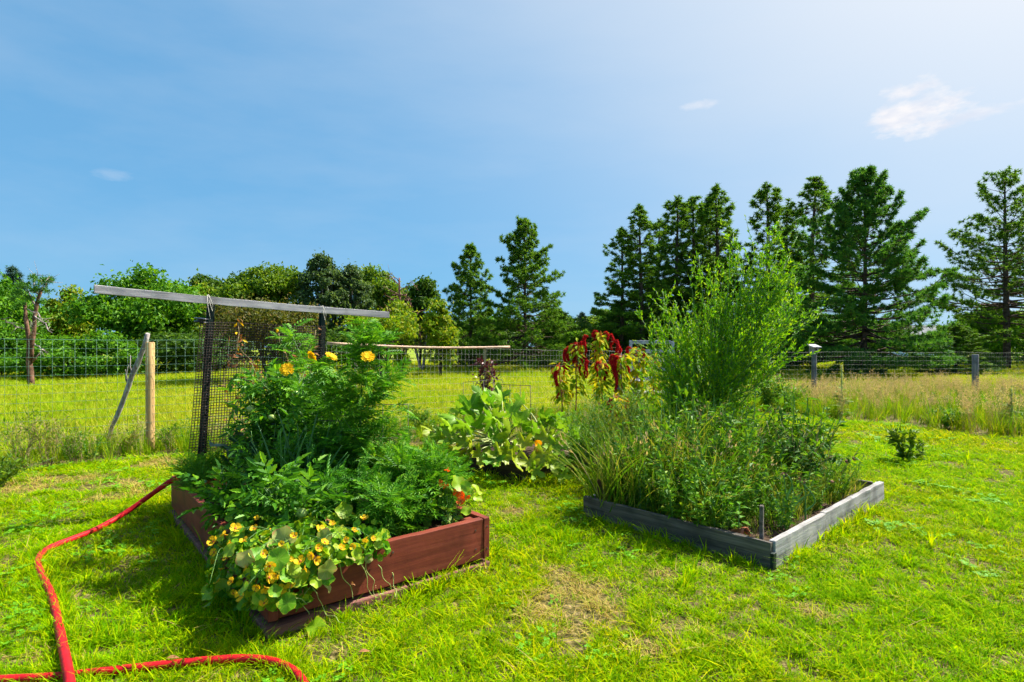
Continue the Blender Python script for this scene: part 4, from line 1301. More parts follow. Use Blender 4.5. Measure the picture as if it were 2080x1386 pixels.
# ------------------------------------------------------------------ raised red bed
soilz = .20
rbed = thing('raised_bed', 'red stained wooden raised bed full of nasturtiums, marigolds and tomatoes', 'raised bed', (N1[0], N1[1], 0), AN1)
T_ = .042
part('side_board', MB().board((0, 0, .064), (T_, L1, .30), 1, 16, .0012), M['red_wood_y'], rbed, bevel=.004)
part('side_board', MB().board((W1 - T_, 0, .064), (W1, L1, .30), 1, 16, .0012), M['red_wood_y'], rbed, bevel=.004)
part('end_board', MB().board((T_ + .003, .005, .066), (W1 - T_ - .003, .005 + T_, .297), 0, 14, .0012), M['red_wood'], rbed, bevel=.004)
part('end_board', MB().board((T_ + .003, L1 - T_ - .005, .066), (W1 - T_ - .003, L1 - .005, .297), 0, 14, .0012), M['red_wood'], rbed, bevel=.004)
part('sill', MB().board((-.014, -.016, 0), (.70, .055, .044), 0, 8, .0015), M['sill_wood'], rbed, bevel=.004)
part('sill', MB().board((.715, -.012, 0), (W1 - .005, .055, .042), 0, 7, .0015), M['sill_wood'], rbed, bevel=.004)
part('sill', MB().board((-.018, .06, 0), (.05, L1 - .02, .043), 1, 12, .0015), M['sill_wood'], rbed, bevel=.004)
part('sill', MB().board((W1 - .06, .06, 0), (W1 + .012, L1 - .02, .043), 1, 12, .0015), M['sill_wood'], rbed, bevel=.004)
for (x, y) in ((T_ + .002, T_ + .008), (W1 - T_ - .088, T_ + .008), (T_ + .002, L1 - T_ - .09), (W1 - T_ - .088, L1 - T_ - .09)):
    part('corner_post', MB().board((x, y, .05), (x + .086, y + .08, .283), 2, 4, .001), M['red_wood'], rbed, bevel=.004)


for (x, y, z, ax) in ((.02, -.0012, .12, 1), (.02, -.0012, .25, 1), (W1 - .02, -.0012, .12, 1), (W1 - .02, -.0012, .25, 1), (W1 - .10, .0035, .13, 1), (W1 - .10, .0035, .24, 1), (.11, .0035, .13, 1), (.62, .0035, .235, 1), (.62, .0035, .115, 1)):
    part('screw', MB().tubes(np.array([(x, y - .0012, z), (x, y + .004, z)]), .0048, 8), M['wire_dark'], rbed)


def soil(w, l, z, pad, parent):
    nx, ny = 26, 26
    X, Yy = np.meshgrid(np.linspace(pad, w - pad, nx), np.linspace(pad, l - pad, ny), indexing='ij')
    Z = z + .022 * (vnoise(X, Yy, 7, 41) - .5) + .02 * (vnoise(X, Yy, 16, 42) - .5)
    i, j = np.meshgrid(np.arange(nx - 1), np.arange(ny - 1), indexing='ij')
    f = np.stack([i * ny + j, (i + 1) * ny + j, (i + 1) * ny + j + 1, i * ny + j + 1], -1).reshape(-1, 4)
    part('soil', MB().add(np.stack([X, Yy, Z], -1).reshape(-1, 3), f, 0, True), M['soil'], parent)


soil(W1, L1, soilz, .044, rbed)

# ------------------------------------------------------------------ weathered bed on the right
wbed = thing('raised_bed', 'low weathered grey board bed overgrown with weeds on the right', 'raised bed', (N2[0], N2[1], 0), AN2)
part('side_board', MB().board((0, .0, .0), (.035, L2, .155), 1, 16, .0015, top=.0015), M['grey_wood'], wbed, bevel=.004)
part('front_board', MB().board((.04, -.012, -.01), (.86, .026, .160), 0, 10, .0015, top=.0015), M['pale_wood'], wbed, bevel=.004, label='near half of the right board, coloured as sunlit')
part('front_board', MB().board((.863, -.006, -.01), (W2 + .02, .032, .163), 0, 14, .0015, top=.0015), M['pale_wood'], wbed, bevel=.004, label='far half of the right board, coloured as sunlit')
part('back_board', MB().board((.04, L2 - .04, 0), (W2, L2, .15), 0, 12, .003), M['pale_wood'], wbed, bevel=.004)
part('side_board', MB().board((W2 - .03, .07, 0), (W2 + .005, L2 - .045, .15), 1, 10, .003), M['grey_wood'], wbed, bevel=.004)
part('corner_block', MB().board((-.008, -.020, 0), (.038, -.002, .10), 2, 3, .002), M['green_post'], wbed, bevel=.003, label='greenish painted corner end')
soil(W2, L2, .10, .04, wbed)
sk = thing('stake', 'short grey wooden stake at the near corner of the weathered bed', 'stake', tuple(to_world(.11, .10, N2, AN2, .09)), AN2 + .3)
part('shaft', MB().board((-.021, -.011, 0), (.021, .011, .245), 2, 5, .001), M['grey_wood'], sk, bevel=.003)
rp_ = thing('stake', 'rusty brown stake at the left corner of the weathered bed', 'stake', tuple(to_world(.075, L2 - .10, N2, AN2, .09)), .4)
part('shaft', MB().board((-.022, -.006, 0), (.022, .006, .20), 2, 4, .001), M['rust'], rp_, bevel=.002)


def pot(label, loc, r, h, tilt):
    t = thing('flower_pot', label, 'pot', tuple(loc))
    t.rotation_euler = (tilt, .2, .7)
    th = np.linspace(0, 2 * math.pi, 21)[:-1]
    prof_ = [(0, 0), (r * .68, 0), (r * .92, h * .78), (r, h * .78), (r * 1.02, h), (r * .9, h), (r * .84, h * .76), (r * .6, .02), (0, .02)]
    v, f = [], []
    for (a, z) in prof_:
        v += [(a * math.cos(t_), a * math.sin(t_), z) for t_ in th]
    for i in range(len(prof_) - 1):
        for k in range(20):
            f.append((i * 20 + k, i * 20 + (k + 1) % 20, (i + 1) * 20 + (k + 1) % 20, (i + 1) * 20 + k))
    part('pot_body', MB().add(v, f, 0, True), M['clay'], t)


pot('terracotta pot half hidden in weeds in the middle of the weathered bed', to_world(.20, .80, N2, AN2, .11), .055, .11, 1.2)
pot('terracotta pot lying near the front corner of the weathered bed', to_world(.11, .28, N2, AN2, .115), .045, .09, 1.35)

# dark bed in the middle
mbed = thing('raised_bed', 'dark low wooden bed under the squash plants in the middle', 'raised bed', (N3[0], N3[1], 0), AN3)
part('side_board', MB().board((0, 0, 0), (.035, L3, .175), 1, 10, .002), M['bed_wood'], mbed, bevel=.004)
part('side_board', MB().board((W3 - .035, 0, 0), (W3, L3, .175), 1, 10, .002), M['bed_wood'], mbed, bevel=.004)
part('end_board', MB().board((.038, .0, 0), (W3 - .038, .035, .17), 0, 10, .002), M['bed_wood'], mbed, bevel=.004)
part('end_board', MB().board((.038, L3 - .035, 0), (W3 - .038, L3, .17), 0, 10, .002), M['bed_wood'], mbed, bevel=.004)
part('pale_rail', MB().board((.02, -.028, .160), (.55, -.003, .180), 0, 5, .002), M['stick'], mbed, bevel=.003)
soil(W3, L3, .125, .037, mbed)

# ------------------------------------------------------------------ trellis on the red bed
Lc = to_world(0, L1, N1, AN1)


def trel(s, off=0.0):
    a = AN1
    return np.array((Lc[0] + s * math.cos(a) - off * math.sin(a), Lc[1] + s * math.sin(a) + off * math.cos(a)))


tr = thing('trellis', 'black netting trellis on two metal posts with a grey wooden crossbeam', 'trellis', (Lc[0], Lc[1], 0), AN1)
# local x along the beam, y outward (away from the bed)


def upost(x, zt, lean, mat, topm):
    zs = np.linspace(0, zt, 9)
    sec = np.array([(-.030, .010), (-.030, .016), (-.012, .016), (-.010, -.014), (.010, -.014), (.012, .016), (.030, .016), (.030, .010), (.016, .010), (.013, -.020), (-.013, -.020), (-.016, .010)])
    v = []
    for z in zs:
        v += [(x + lean * z / zt + a, .035 + b, z) for a, b in sec]
    f = []
    k = len(sec)
    for i in range(8):
        for j in range(k):
            f.append((i * k + j, i * k + (j + 1) % k, (i + 1) * k + (j + 1) % k, (i + 1) * k + j))
    mb = MB().add(v, f)
    mb.F.append((np.array([[8 * k + j for j in range(k)]]), 0, False))
    o = part('post', mb, M[mat], tr)
    hb = MB()
    for i in range(26):
        z = .32 + i * .05
        if z > zt - .35: break
        xc = x + lean * z / zt
        hb.tubes(np.array([(xc, .0145, z), (xc, .0135, z)]), .0045, 6)
    part('stud', hb, M['twine'], o, kind='stuff')
    return o


upost(.20, 1.665, .09, 'green_post', None)
upost(1.18, 1.615, .03, 'green_post', None)
bm = MB()
nb_ = 18
for i in range(1): pass
ends = [(-.483, 1.718), (1.861, 1.615)]
v, f = [], []
for i in range(nb_ + 1):
    t = i / nb_
    x = ends[0][0] + (ends[1][0] - ends[0][0]) * t; z = ends[0][1] + (ends[1][1] - ends[0][1]) * t - .012 * math.sin(t * 3.14)
    for (a, b) in ((-.008, -.030), (.016, -.030), (.016, .030), (-.008, .030)):
        v.append((x, a + rng.normal(0, .0008), z + b + rng.normal(0, .001)))
for i in range(nb_):
    for s in range(4): f.append((i * 4 + s, i * 4 + (s + 1) % 4, (i + 1) * 4 + (s + 1) % 4, (i + 1) * 4 + s))
f += [(3, 2, 1, 0), tuple(nb_ * 4 + k for k in range(4))]
part('crossbeam', MB().add(v, f), M['beam_wood'], tr, bevel=.003)
# netting
nm = MB()
sp_ = .0215
x0, x1, z0, z1 = .10, 1.22, .22, 1.50
nx, nz = int((x1 - x0) / sp_), int((z1 - z0) / sp_)
def netp(x, z):
    tt = (z - z0) / (z1 - z0)
    xx = x + (x - x0 < 2) * (.10 * tt * (1 - (x - x0) / (x1 - x0)))
    return xx, -.012 + .014 * np.sin(x * 9 + z * 3) + .01 * np.sin(z * 7), z + .008 * np.sin(x * 5)
zs_ = np.linspace(z0, z1, 14)
V_ = []
for i in range(nx + 1):
    x = x0 + i * sp_
    a, b, c = netp(np.full(14, x), zs_)
    V_.append(np.stack([a, b, c], 1))
nm.tubes(np.array(V_), .0027, 4, 0, False)
xs_ = np.linspace(x0, x1, 14)
V_ = []
for j in range(nz + 1):
    a, b, c = netp(xs_, np.full(14, z0 + j * sp_))
    V_.append(np.stack([a, b, c], 1))
nm.tubes(np.array(V_), .0027, 4, 0, False)
part('netting', nm, M['net'], tr)
tie = MB()
for x, zt in ((.275, 1.685), (1.205, 1.64)):
    tie.tubes(np.array([(x - .02, -.022, zt + .036), (x + .012, -.026, zt - .05), (x + .014, .0, zt - .10), (x - .01, -.016, zt - .03), (x - .018, .02, zt + .034)]), .0028, 5)
part('tie', tie, M['twine'], tr)
tie2 = MB().tubes(np.array([(.245, -.03, 1.70), (.25, -.03, 1.62), (.268, -.03, 1.52)]), .0026, 5)
part('tie', tie2, M['twine'], tr)

# black plastic lids hung at the post
c = P(409, 651, 4.42)
ld = thing('spool', 'small black plastic spool fixed to the left trellis post', 'spool', tuple(c))
ld.rotation_euler = (R(4), R(6), .3)
th = np.linspace(0, 6.283, 25)[:-1]


def lathe(prof_, nseg=24):
    th_ = np.linspace(0, 2 * math.pi, nseg + 1)[:-1]
    v, f = [], []
    for (a, z) in prof_: v += [(a * math.cos(t_), a * math.sin(t_), z) for t_ in th_]
    for i in range(len(prof_) - 1):
        for k in range(nseg): f.append((i * nseg + k, i * nseg + (k + 1) % nseg, (i + 1) * nseg + (k + 1) % nseg, (i + 1) * nseg + k))
    return np.array(v), np.array(f)


part('flange', MB().add(*lathe([(0, .008), (.05, .008), (.054, .012), (.05, .017), (0, .017)]), 0, True), M['plastic'], ld)
part('hub', MB().add(*lathe([(.03, -.008), (.03, .008)]), 0, True), M['plastic'], ld)
part('flange', MB().add(*lathe([(0, -.017), (.048, -.017), (.051, -.012), (.048, -.008), (0, -.008)]), 0, True), M['plastic'], ld)

# ------------------------------------------------------------------ hose
def smooth(pts, n):
    pts = np.array(pts, float)
    d = np.concatenate([[0], np.cumsum(np.linalg.norm(np.diff(pts, axis=0), axis=1))])
    q = np.linspace(0, d[-1], n)
    out = np.stack([np.interp(q, d, pts[:, c]) for c in range(3)], 1)
    for _ in range(max(2, n // 14)):
        out[1:-1] = (out[:-2] + 2 * out[1:-1] + out[2:]) / 4
    return out


hz = .028
h1 = [G(450, 985, .22), G(425, 968, .30), G(398, 960, .325)] + [G(375, 963, .325), G(352, 973, .315), G(325, 992, .24), G(296, 1013, .15), G(262, 1038, .075)]
h1 += [G(x, y, hz) for x, y in HOSE_PX]
h1[-5][2] += .02; h1[-4][2] += .04; h1[-3][2] += .02
ho = link('garden_hose', MB().tubes(smooth(h1, 150), .0185, 14).mesh('garden_hose', [M['hose']]))
tag(ho, 'red garden hose curving from the bed corner down across the lawn at left', 'hose')
h2 = [G(x, y, .024) for x, y in HOSE2_PX]
ho2 = link('garden_hose', MB().tubes(smooth(h2, 90), .0165, 14).mesh('garden_hose', [M['hose']]))
tag(ho2, 'flatter red hose lying crosswise along the bottom edge of the lawn', 'hose')


# ------------------------------------------------------------------ plant pieces
def pinnate(npair=6, ll=.34, lw=.2, droop=.25, ang=50):
    """feathery leaf along +Y, length 1"""
    v, f = [], []

    def add(p, d, l, w):
        s = np.array((d[1], -d[0], 0))
        k = len(v)
        m_ = p + d * l * .5
        v.extend([p, m_ + s * l * w / 2, p + d * l + np.array((0, 0, -.06)), m_ - s * l * w / 2])
        f.extend([(k, k + 1, k + 2), (k, k + 2, k + 3)])
    zc = lambda y: -droop * y * y
    for i in range(npair):
        y = .22 + .72 * i / max(npair - 1, 1)
        l = ll * (1 - .45 * abs(y - .5))
        for s in (-1, 1):
            a = R(ang)
            add(np.array((0, y, zc(y))), np.array((s * math.sin(a), math.cos(a), -.1)), l, lw)
    add(np.array((0, .9, zc(.9))), np.array((0, 1.0, -.3)), ll * .8, lw)
    k = len(v)
    v.extend([np.array((-.008, 0, 0)), np.array((.008, 0, 0)), np.array((.006, .95, zc(.95))), np.array((-.006, .95, zc(.95)))])
    f.extend([(k, k + 1, k + 2), (k, k + 2, k + 3)])
    return np.array(v, float), np.array(f)


def tomato_leaf():
    v, f = [], []

    def leaflet(p, d, l):
        d = d / np.linalg.norm(d); s = np.array((d[1], -d[0], 0.0)); s /= np.linalg.norm(s)
        prof_ = [(0, 0), (.17, .24), (.13, .36), (.21, .50), (.13, .62), (.13, .76), (0, 1.0)]
        k = len(v)
        v.append(p + d * l * .48 + np.array((0, 0, -.03)))
        ring = [(a, b) for a, b in prof_] + [(-a, b) for a, b in prof_[-2:0:-1]]
        for a, b in ring:
            v.append(p + d * l * b + s * l * a + np.array((0, 0, .06 * abs(a) / .2 - .16 * b * b * l)))
        m_ = len(ring)
        for i in range(m_): f.append((k, k + 1 + i, k + 1 + (i + 1) % m_))
    for y, l in ((.3, .34), (.55, .42), (.78, .36)):
        for s in (-1, 1): leaflet(np.array((0, y, -.25 * y * y)), np.array((s * .85, .55, -.15)), l)
    leaflet(np.array((0, .86, -.19)), np.array((0, 1, -.35)), .44)
    k = len(v)
    v.extend([np.array((-.012, 0, 0)), np.array((.012, 0, 0)), np.array((.008, .9, -.2)), np.array((-.008, .9, -.2))])
    f.extend([(k, k + 1, k + 2), (k, k + 2, k + 3)])
    return np.array(v, float), np.array(f)


PIN = [pinnate(6, .36, .27), pinnate(5, .42, .28, .35, 46), pinnate(7, .32, .24, .15, 54)]
TOM = tomato_leaf()
LF = leaf4()
LFN = leaf4(.28, .05, .25)


def along(Pt, n, t0=.1, t1=1.0):
    """random points on polylines Pt (N,K,3) -> positions, tangents"""
    N, K, _ = Pt.shape
    i = rng.integers(0, N, n); t = rng.uniform(t0, t1, n) * (K - 1)
    k = np.minimum(t.astype(int), K - 2); fr = (t - k)[:, None]
    a, b = Pt[i, k], Pt[i, k + 1]
    return a * (1 - fr) + b * fr, nrm(b - a)


def stems(n, h, w, spread=.04, K=6, bend=1.6, hv=.25):
    a = rng.uniform(0, 6.283, n); r = spread * np.sqrt(rng.uniform(0, 1, n))
    H = h * rng.uniform(1 - hv, 1, n); o = w * rng.uniform(.15, 1, n)
    ts = np.linspace(0, 1, K)
    Pt = np.stack([np.stack([r * np.cos(a) + o * np.cos(a) * t ** bend, r * np.sin(a) + o * np.sin(a) * t ** bend, H * (t - .12 * t * t * (o / max(w, 1e-4)))], 1) for t in ts], 1)
    Pt[:, 1:] += rng.normal(size=(n, K - 1, 3)) * .02 * h
    return Pt


def bushy_plant(name, label, cat, loc, h, w, nst, nlf, tpl, size, mat, smat='stem', out=.7, upb=.25, rs=.004, t0=.1, group=None, side=True):
    t = thing(name, label, cat, tuple(loc), 0, group)
    Pt = stems(nst, h, w)
    sm = MB().tubes(Pt, np.linspace(rs, rs * .4, Pt.shape[1])[None].repeat(nst, 0), 5)
    if side:
        k = nst * 6
        p, tg = along(Pt, k, .2, .9)
        L = h * rng.uniform(.15, .4, k)
        d = nrm(ru(k) * np.array((1, 1, .5)) + tg * .8)
        s = np.linspace(0, 1, 4)
        P2 = p[:, None] + d[:, None] * (L[:, None] * s)[..., None] + np.array((0, 0, 1.0)) * (L[:, None] * .25 * s ** 2)[..., None]
        sm.tubes(P2, np.linspace(rs * .6, rs * .3, 4)[None].repeat(k, 0), 4)
        q1, t1_ = along(Pt, nlf // 3, t0); q2, t2_ = along(P2, nlf - nlf // 3, .15)
        q, tg = np.concatenate([q1, q2]), np.concatenate([t1_, t2_])
    else:
        q, tg = along(Pt, nlf, t0)
    part('stems', sm, M[smat], t)
    m_ = len(q)
    d = nrm(ru(m_) * out + tg * .35 + np.array((0, 0, upb)))
    nor = np.array((0, 0, 1.0)) + rng.normal(size=(m_, 3)) * .35
    cm = MB()
    tl = tpl if isinstance(tpl, list) else [tpl]
    for j, tp_ in enumerate(tl):
        s_ = np.arange(m_) % len(tl) == j
        cm.inst(tp_, frames(d[s_], nor[s_], size * rng.uniform(.65, 1.25, s_.sum())), q[s_])
    part('foliage', cm, M[mat], t, kind='stuff')
    return t, Pt


def bedpt(lx, ly, N=N1, a=AN1, z=soilz):
    return to_world(lx, ly, N, a, z - .01)


# ---- flowers as separate pieces
def flower_mesh(name, mats, petals=5, wide=.75, rings=1, cup=.25, spur=True, ragged=.08):
    mb = MB()
    for r_ in range(rings):
        for i in range(petals):
            a = (i + .5 * r_) / petals * 6.283 + rng.normal(0, .1)
            c_, s_ = math.cos(a), math.sin(a)
            L = 1 - .22 * r_
            pr = [(.10, .06), (.42, wide * .30), (.74, wide * .62), (.96, wide * .42), (1.0, 0), (.96, -wide * .42), (.74, -wide * .62), (.42, -wide * .30), (.10, -.06)]
            v = [((x * L) * c_ - y * s_, (x * L) * s_ + y * c_, cup * (x ** 2) * (1 - .25 * r_) + .08 * r_ + rng.normal(0, ragged) * x) for x, y in pr]
            v.append((.5 * L * c_, .5 * L * s_, cup * .16 + .08 * r_))
            f = [(9, k, (k + 1) % 9) for k in range(9)]
            mb.add(v, f, 0)
    v, f = lathe([(.0, -.05), (.2, .0), (.24, .10), (.12, .16), (0, .17)], 8)
    mb.add(v, f, 1, True)
    if spur:
        mb.tubes(np.array([(0, 0, 0), (-.15, -.1, -.4), (-.35, -.2, -.75)]), np.array([.16, .1, .04]), 6, 0)
    return mb.mesh(name, mats)


NF = [flower_mesh('flower', [M['petal_yellow'], M['throat']], 5, .8, 1, .3 + .12 * i, True, .07) for i in range(4)]
NFO = [flower_mesh('flower', [M['petal_orange'], M['throat']], 5, .8, 1, .35, True, .07) for i in range(2)]
MF = [flower_mesh('flower', [M['petal_gold'], M['petal_gold']], 13, .34, 3, .12, False, .05) for i in range(2)]


def round_leaf(mats, lob=.07, wav=.09, seg=20, cupv=.12):
    th_ = np.linspace(0, 6.283, seg + 1)[:-1]
    ph = rng.uniform(0, 6.28, 3)
    v = [(0, 0, 0)]
    for rr in (.5, .82, 1.0):
        r_ = rr * (1 + lob * np.cos(5 * th_ + ph[0]) * rr + .05 * np.cos(2 * th_ + ph[1]))
        z = cupv * rr ** 2 + wav * rr ** 2 * np.sin(3 * th_ + ph[2]) + .04 * rr * np.cos(9 * th_)
        v += [(a * math.cos(t_), a * math.sin(t_), b) for a, b, t_ in zip(r_, z, th_)]
    f = [(0, 1 + i, 1 + (i + 1) % seg) for i in range(seg)]
    q = []
    for k in range(2):
        q += [(1 + k * seg + i, 1 + (k + 1) * seg + i, 1 + (k + 1) * seg + (i + 1) % seg, 1 + k * seg + (i + 1) % seg) for i in range(seg)]
    mb = MB(); mb.add(v, f, 0, True); mb.F.append((np.array(q), 0, True))
    return mb.mesh('leaf', mats)


RL = [round_leaf([M['nast']], .10, .16) for _ in range(5)]
RLP = [round_leaf([M['nast_pale']], .1, .22) for _ in range(2)]


def ray_bed(px, py, out=.06, topz=.40):
    """where the ray through a pixel meets the mound hanging over the near corner of the red bed"""
    d = np.array(((px - 1040) / F, 1.0, -(py - HZ) / F)); o = np.array((0, 0, CH))
    lo_x, lo_y = to_local(o[0], o[1], N1, AN1)
    e = np.array((lo_x, lo_y, CH)); dx = d[0] * math.cos(AN1) + d[1] * math.sin(AN1); dy = -d[0] * math.sin(AN1) + d[1] * math.cos(AN1)
    dl = np.array((dx, dy, d[2]))
    lo, hi = np.array((-out, -out, -.2)), np.array((W1, L1, topz))
    t1_, t2_ = (lo - e) / dl, (hi - e) / dl
    tn = np.minimum(t1_, t2_).max()
    q = e + dl * tn
    face = int(np.argmax(np.minimum(t1_, t2_)))
    if q[2] < .03 or q[1] > .9 * L1 or tn > np.maximum(t1_, t2_).min():
        w_ = P(px, py, min(2.78, .96 * CH * F / (py - HZ)))
        q = np.array((*to_local(w_[0], w_[1], N1, AN1), w_[2])); face = 0
    return q, face        # bed-local point and the face met (0 left side, 1 front, 2 top)


nroot = to_world(.35, .25, N1, AN1)
nas = thing('nasturtium_plant', 'yellow-flowered nasturtium spilling over the near corner of the red bed', 'plant', (N1[0], N1[1], 0), AN1)
vz = []
Z4 = 4.472


def zp(zx, zy, ox=400, oy=1000, s=Z4):
    return ox + zx / s, oy + zy / s


sunl = np.array((S.x * math.cos(AN1) + S.y * math.sin(AN1), -S.x * math.sin(AN1) + S.y * math.cos(AN1), S.z))
cdl = np.array((-.3, -1.0, .45))
fl = [(660, 670, 1), (655, 775, 1), (940, 630, 1), (1080, 620, .8), (1125, 340, .95), (1530, 430, .7), (1520, 240, .7), (150, 450, .95), (155, 545, .8), (350, 330, .95), (250, 385, .8), (135, 640, .7), (185, 805, .75), (315, 810, .65),
      (400, 940, .85), (625, 870, .85), (770, 885, .75), (855, 850, .7), (610, 1010, .8), (1310, 510, .75), (1160, 455, .7), (1040, 575, .7), (1410, 490, .6), (545, 240, .6), (670, 350, .5), (1350, 430, .55), (850, 610, .5), (450, 680, .55), (1600, 420, .5), (770, 470, .5), (1230, 290, .6), (300, 460, .45), (220, 700, .6), (520, 330, .7), (430, 440, .7), (880, 400, .6), (980, 700, .6), (260, 600, .6), (600, 560, .7), (1100, 510, .6), (720, 760, .7), (540, 860, .6), (1430, 350, .5), (330, 920, .6)]
root = np.array((.32, .22, soilz))
vines = []
for i, (zx, zy, s) in enumerate(fl):
    px, py = zp(zx, zy)
    q, face = ray_bed(px, py, .09 + rng.uniform(-.01, .03), .40 + rng.uniform(-.03, .03))
    out = np.array(((-1, 0, .3), (0, -1, .35), (-.2, -.5, .8))[face], float)
    z = nrm(out + cdl * .6 + rng.normal(size=3) * .35)
    Rm = frames(ru(1), z[None], .0285 * s * rng.uniform(.85, 1.1))[0]
    place('flower', NF[i % 4], nas, Rm, q)
    if i % 2 == 0: vines.append((q - z * .02, .0013))
lvs = [(1000, 280, 1.0, 0), (940, 490, 1.0, 0), (1290, 370, 1.0, 0), (1370, 260, 1.0, 0), (1335, 170, .95, 0), (790, 420, 1.1, 0), (690, 500, .85, 1), (740, 610, 1.0, 0), (820, 760, .85, 0), (930, 770, .85, 0), (1190, 790, .6, 0), (1185, 860, .6, 0), (820, 1005, .85, 0),
       (1075, 1225, .9, 0), (155, 965, 1.0, 0), (100, 910, .8, 0), (205, 575, .85, 0), (1160, 410, .8, 0), (1180, 705, .85, 1), (370, 400, .8, 0), (300, 530, .75, 0), (1250, 630, .7, 0), (1450, 560, .6, 0), (440, 600, .8, 0), (540, 560, .7, 0), (480, 760, .75, 0),
       (560, 960, .6, 0), (660, 960, .55, 0), (710, 900, .6, 0), (1390, 600, .5, 0), (1540, 540, .55, 0), (1080, 820, .55, 0), (240, 850, .7, 0), (430, 880, .6, 0), (1480, 620, .45, 0), (1560, 600, .45, 0), (1320, 560, .5, 0), (1200, 560, .6, 0), (640, 430, .7, 0), (580, 660, .6, 0), (880, 700, .7, 0), (350, 690, .7, 0)]
for i, (zx, zy, s, pale) in enumerate(lvs):
    px, py = zp(zx, zy)
    q, face = ray_bed(px, py, .07 + rng.uniform(-.04, .07), .38 + rng.uniform(-.06, .06))
    out = np.array(((-1, 0, .4), (0, -1, .5), (-.1, -.4, .9))[face], float)
    z = nrm(out * .8 + cdl * .5 + rng.normal(size=3) * .38)
    Rm = frames(ru(1), z[None], .050 * s)[0]
    pale = pale or i % 6 == 5
    place('leaf', (RLP if pale else RL)[i % (2 if pale else 5)], nas, Rm, q)
    if i % 3 == 0: vines.append((q - z * .004, .0015))
vm = MB()
for q, r_ in vines:
    rt = root + rng.normal(size=3) * np.array((.16, .10, .01)) + np.array((max(0, (q[0] - .3) * .6), .02, 0))
    mid_ = np.array(((q[0] * .55 + rt[0] * .45), (q[1] * .45 + rt[1] * .55), max(.34, q[2] * .6 + .18)))
    edge_ = np.array((q[0] * .92 + .03 * mid_[0], q[1] * .95, max(q[2] + .03, .29 if q[1] < 0 or q[0] < 0 else q[2])))
    vm.tubes(smooth([rt, mid_, edge_, q], 12), np.linspace(r_ * 1.3, r_ * .8, 12), 5)
part('vines', vm, M['stem'], nas)
# small filler leaves and spent blooms of the same plant
sf = MB()
k = 1500
px = rng.uniform(425, 790, k); py = rng.uniform(1045, 1235, k)
okk = (py < 1275 - np.abs(px - 545) * .62 + 0) & (py > 1040 + np.maximum(0, (470 - px)) * .9) & ~((px > 640) & (py > 1150 - (px - 640) * .1))
disc = (np.array([(0, 0, 0)] + [(math.cos(a) * (1 + .08 * math.cos(5 * a)), math.sin(a) * (1 + .08 * math.cos(5 * a)), .15 + .1 * math.sin(3 * a)) for a in np.arange(10) * .6283]), np.array([(0, 1 + i, 1 + (i + 1) % 10) for i in range(10)]))
qs, zs2 = [], []
for x, y in zip(px[okk], py[okk]):
    q, face = ray_bed(x, y, .035 + rng.uniform(-.02, .03), .33 + rng.uniform(-.05, .05))
    qs.append(q); zs2.append(nrm(np.array(((-1, 0, .4), (0, -1, .5), (-.1, -.3, .9))[face]) + rng.normal(size=3) * .5))
sf.inst(disc, frames(ru(len(qs)), np.array(zs2), rng.uniform(.011, .027, len(qs))), np.array(qs))
part('small_leaves', sf, M['small_nast'], nas, kind='stuff')
dv = MB()
dl_p = [[(1270, 620), (1290, 690), (1330, 760), (1390, 880), (1420, 960)], [(1530, 640), (1545, 720), (1600, 790), (1590, 870), (1640, 980)], [(870, 965), (940, 965), (990, 1020), (1030, 990)], [(1030, 850), (970, 900), (960, 1000), (1010, 1120)],
        [(980, 720), (1030, 840), (1100, 900), (1090, 980), (1140, 1050)], [(1480, 620), (1520, 700), (1540, 830), (1580, 930)], [(1140, 1050), (1180, 1100), (1250, 1140), (1330, 1180)], [(1640, 650), (1690, 760), (1760, 880)], [(1760, 720), (1790, 830), (1800, 950)], [(1690, 900), (1650, 940), (1610, 960)]]
for L in dl_p:
    pts_ = []
    for (zx, zy) in L:
        q, face = ray_bed(*zp(zx, zy), .045 + rng.uniform(-.01, .02), .36)
        q[2] = max(q[2], .02); pts_.append(q)
    sp2 = smooth(pts_, 22) + np.stack([.006 * np.sin(np.arange(22) * .45 + L[0][0]), -.006 * np.ones(22), .004 * np.cos(np.arange(22) * .5 + L[0][1])], 1)
    sp2[:, 2] = np.maximum(sp2[:, 2], .012)
    dv.tubes(sp2, np.linspace(.0024, .0015, 22), 5)
part('trailing_stem', dv, M['stem_pale'], nas, label='dry pale trailing stems')
for (zx, zy, s) in ((1010, 1200, 1.1), (1410, 835, .9), (1560, 1000, .8), (1790, 870, .9), (960, 920, .8), (1800, 960, .7), (1170, 250, 1.2), (1620, 860, .6), (180, 1160, .7)):
    q, face = ray_bed(*zp(zx, zy), .07, .40)
    q[2] = max(q[2], .02)
    me_ = RLP[0]
    mb = MB()
    mb.inst(LF, frames(ru(5), None, .022 * s * rng.uniform(.7, 1.2, 5)), np.zeros((5, 3)))
    o = link('spent_bloom', mb.mesh('spent_bloom', [M['dead']]), nas, tuple(q))

# orange nasturtium at the right corner
nao = thing('nasturtium_plant', 'orange-red flowered nasturtium at the right corner of the red bed', 'plant', (N1[0], N1[1], 0), AN1)
OR = (860, 980, 7.7)
vm = MB()
rt0 = np.array((1.10, .17, soilz))


def ray_at(px, py, Y):
    w_ = P(px, py, Y)
    a, b = to_local(w_[0], w_[1], N1, AN1)
    return np.array((a, b, w_[2]))


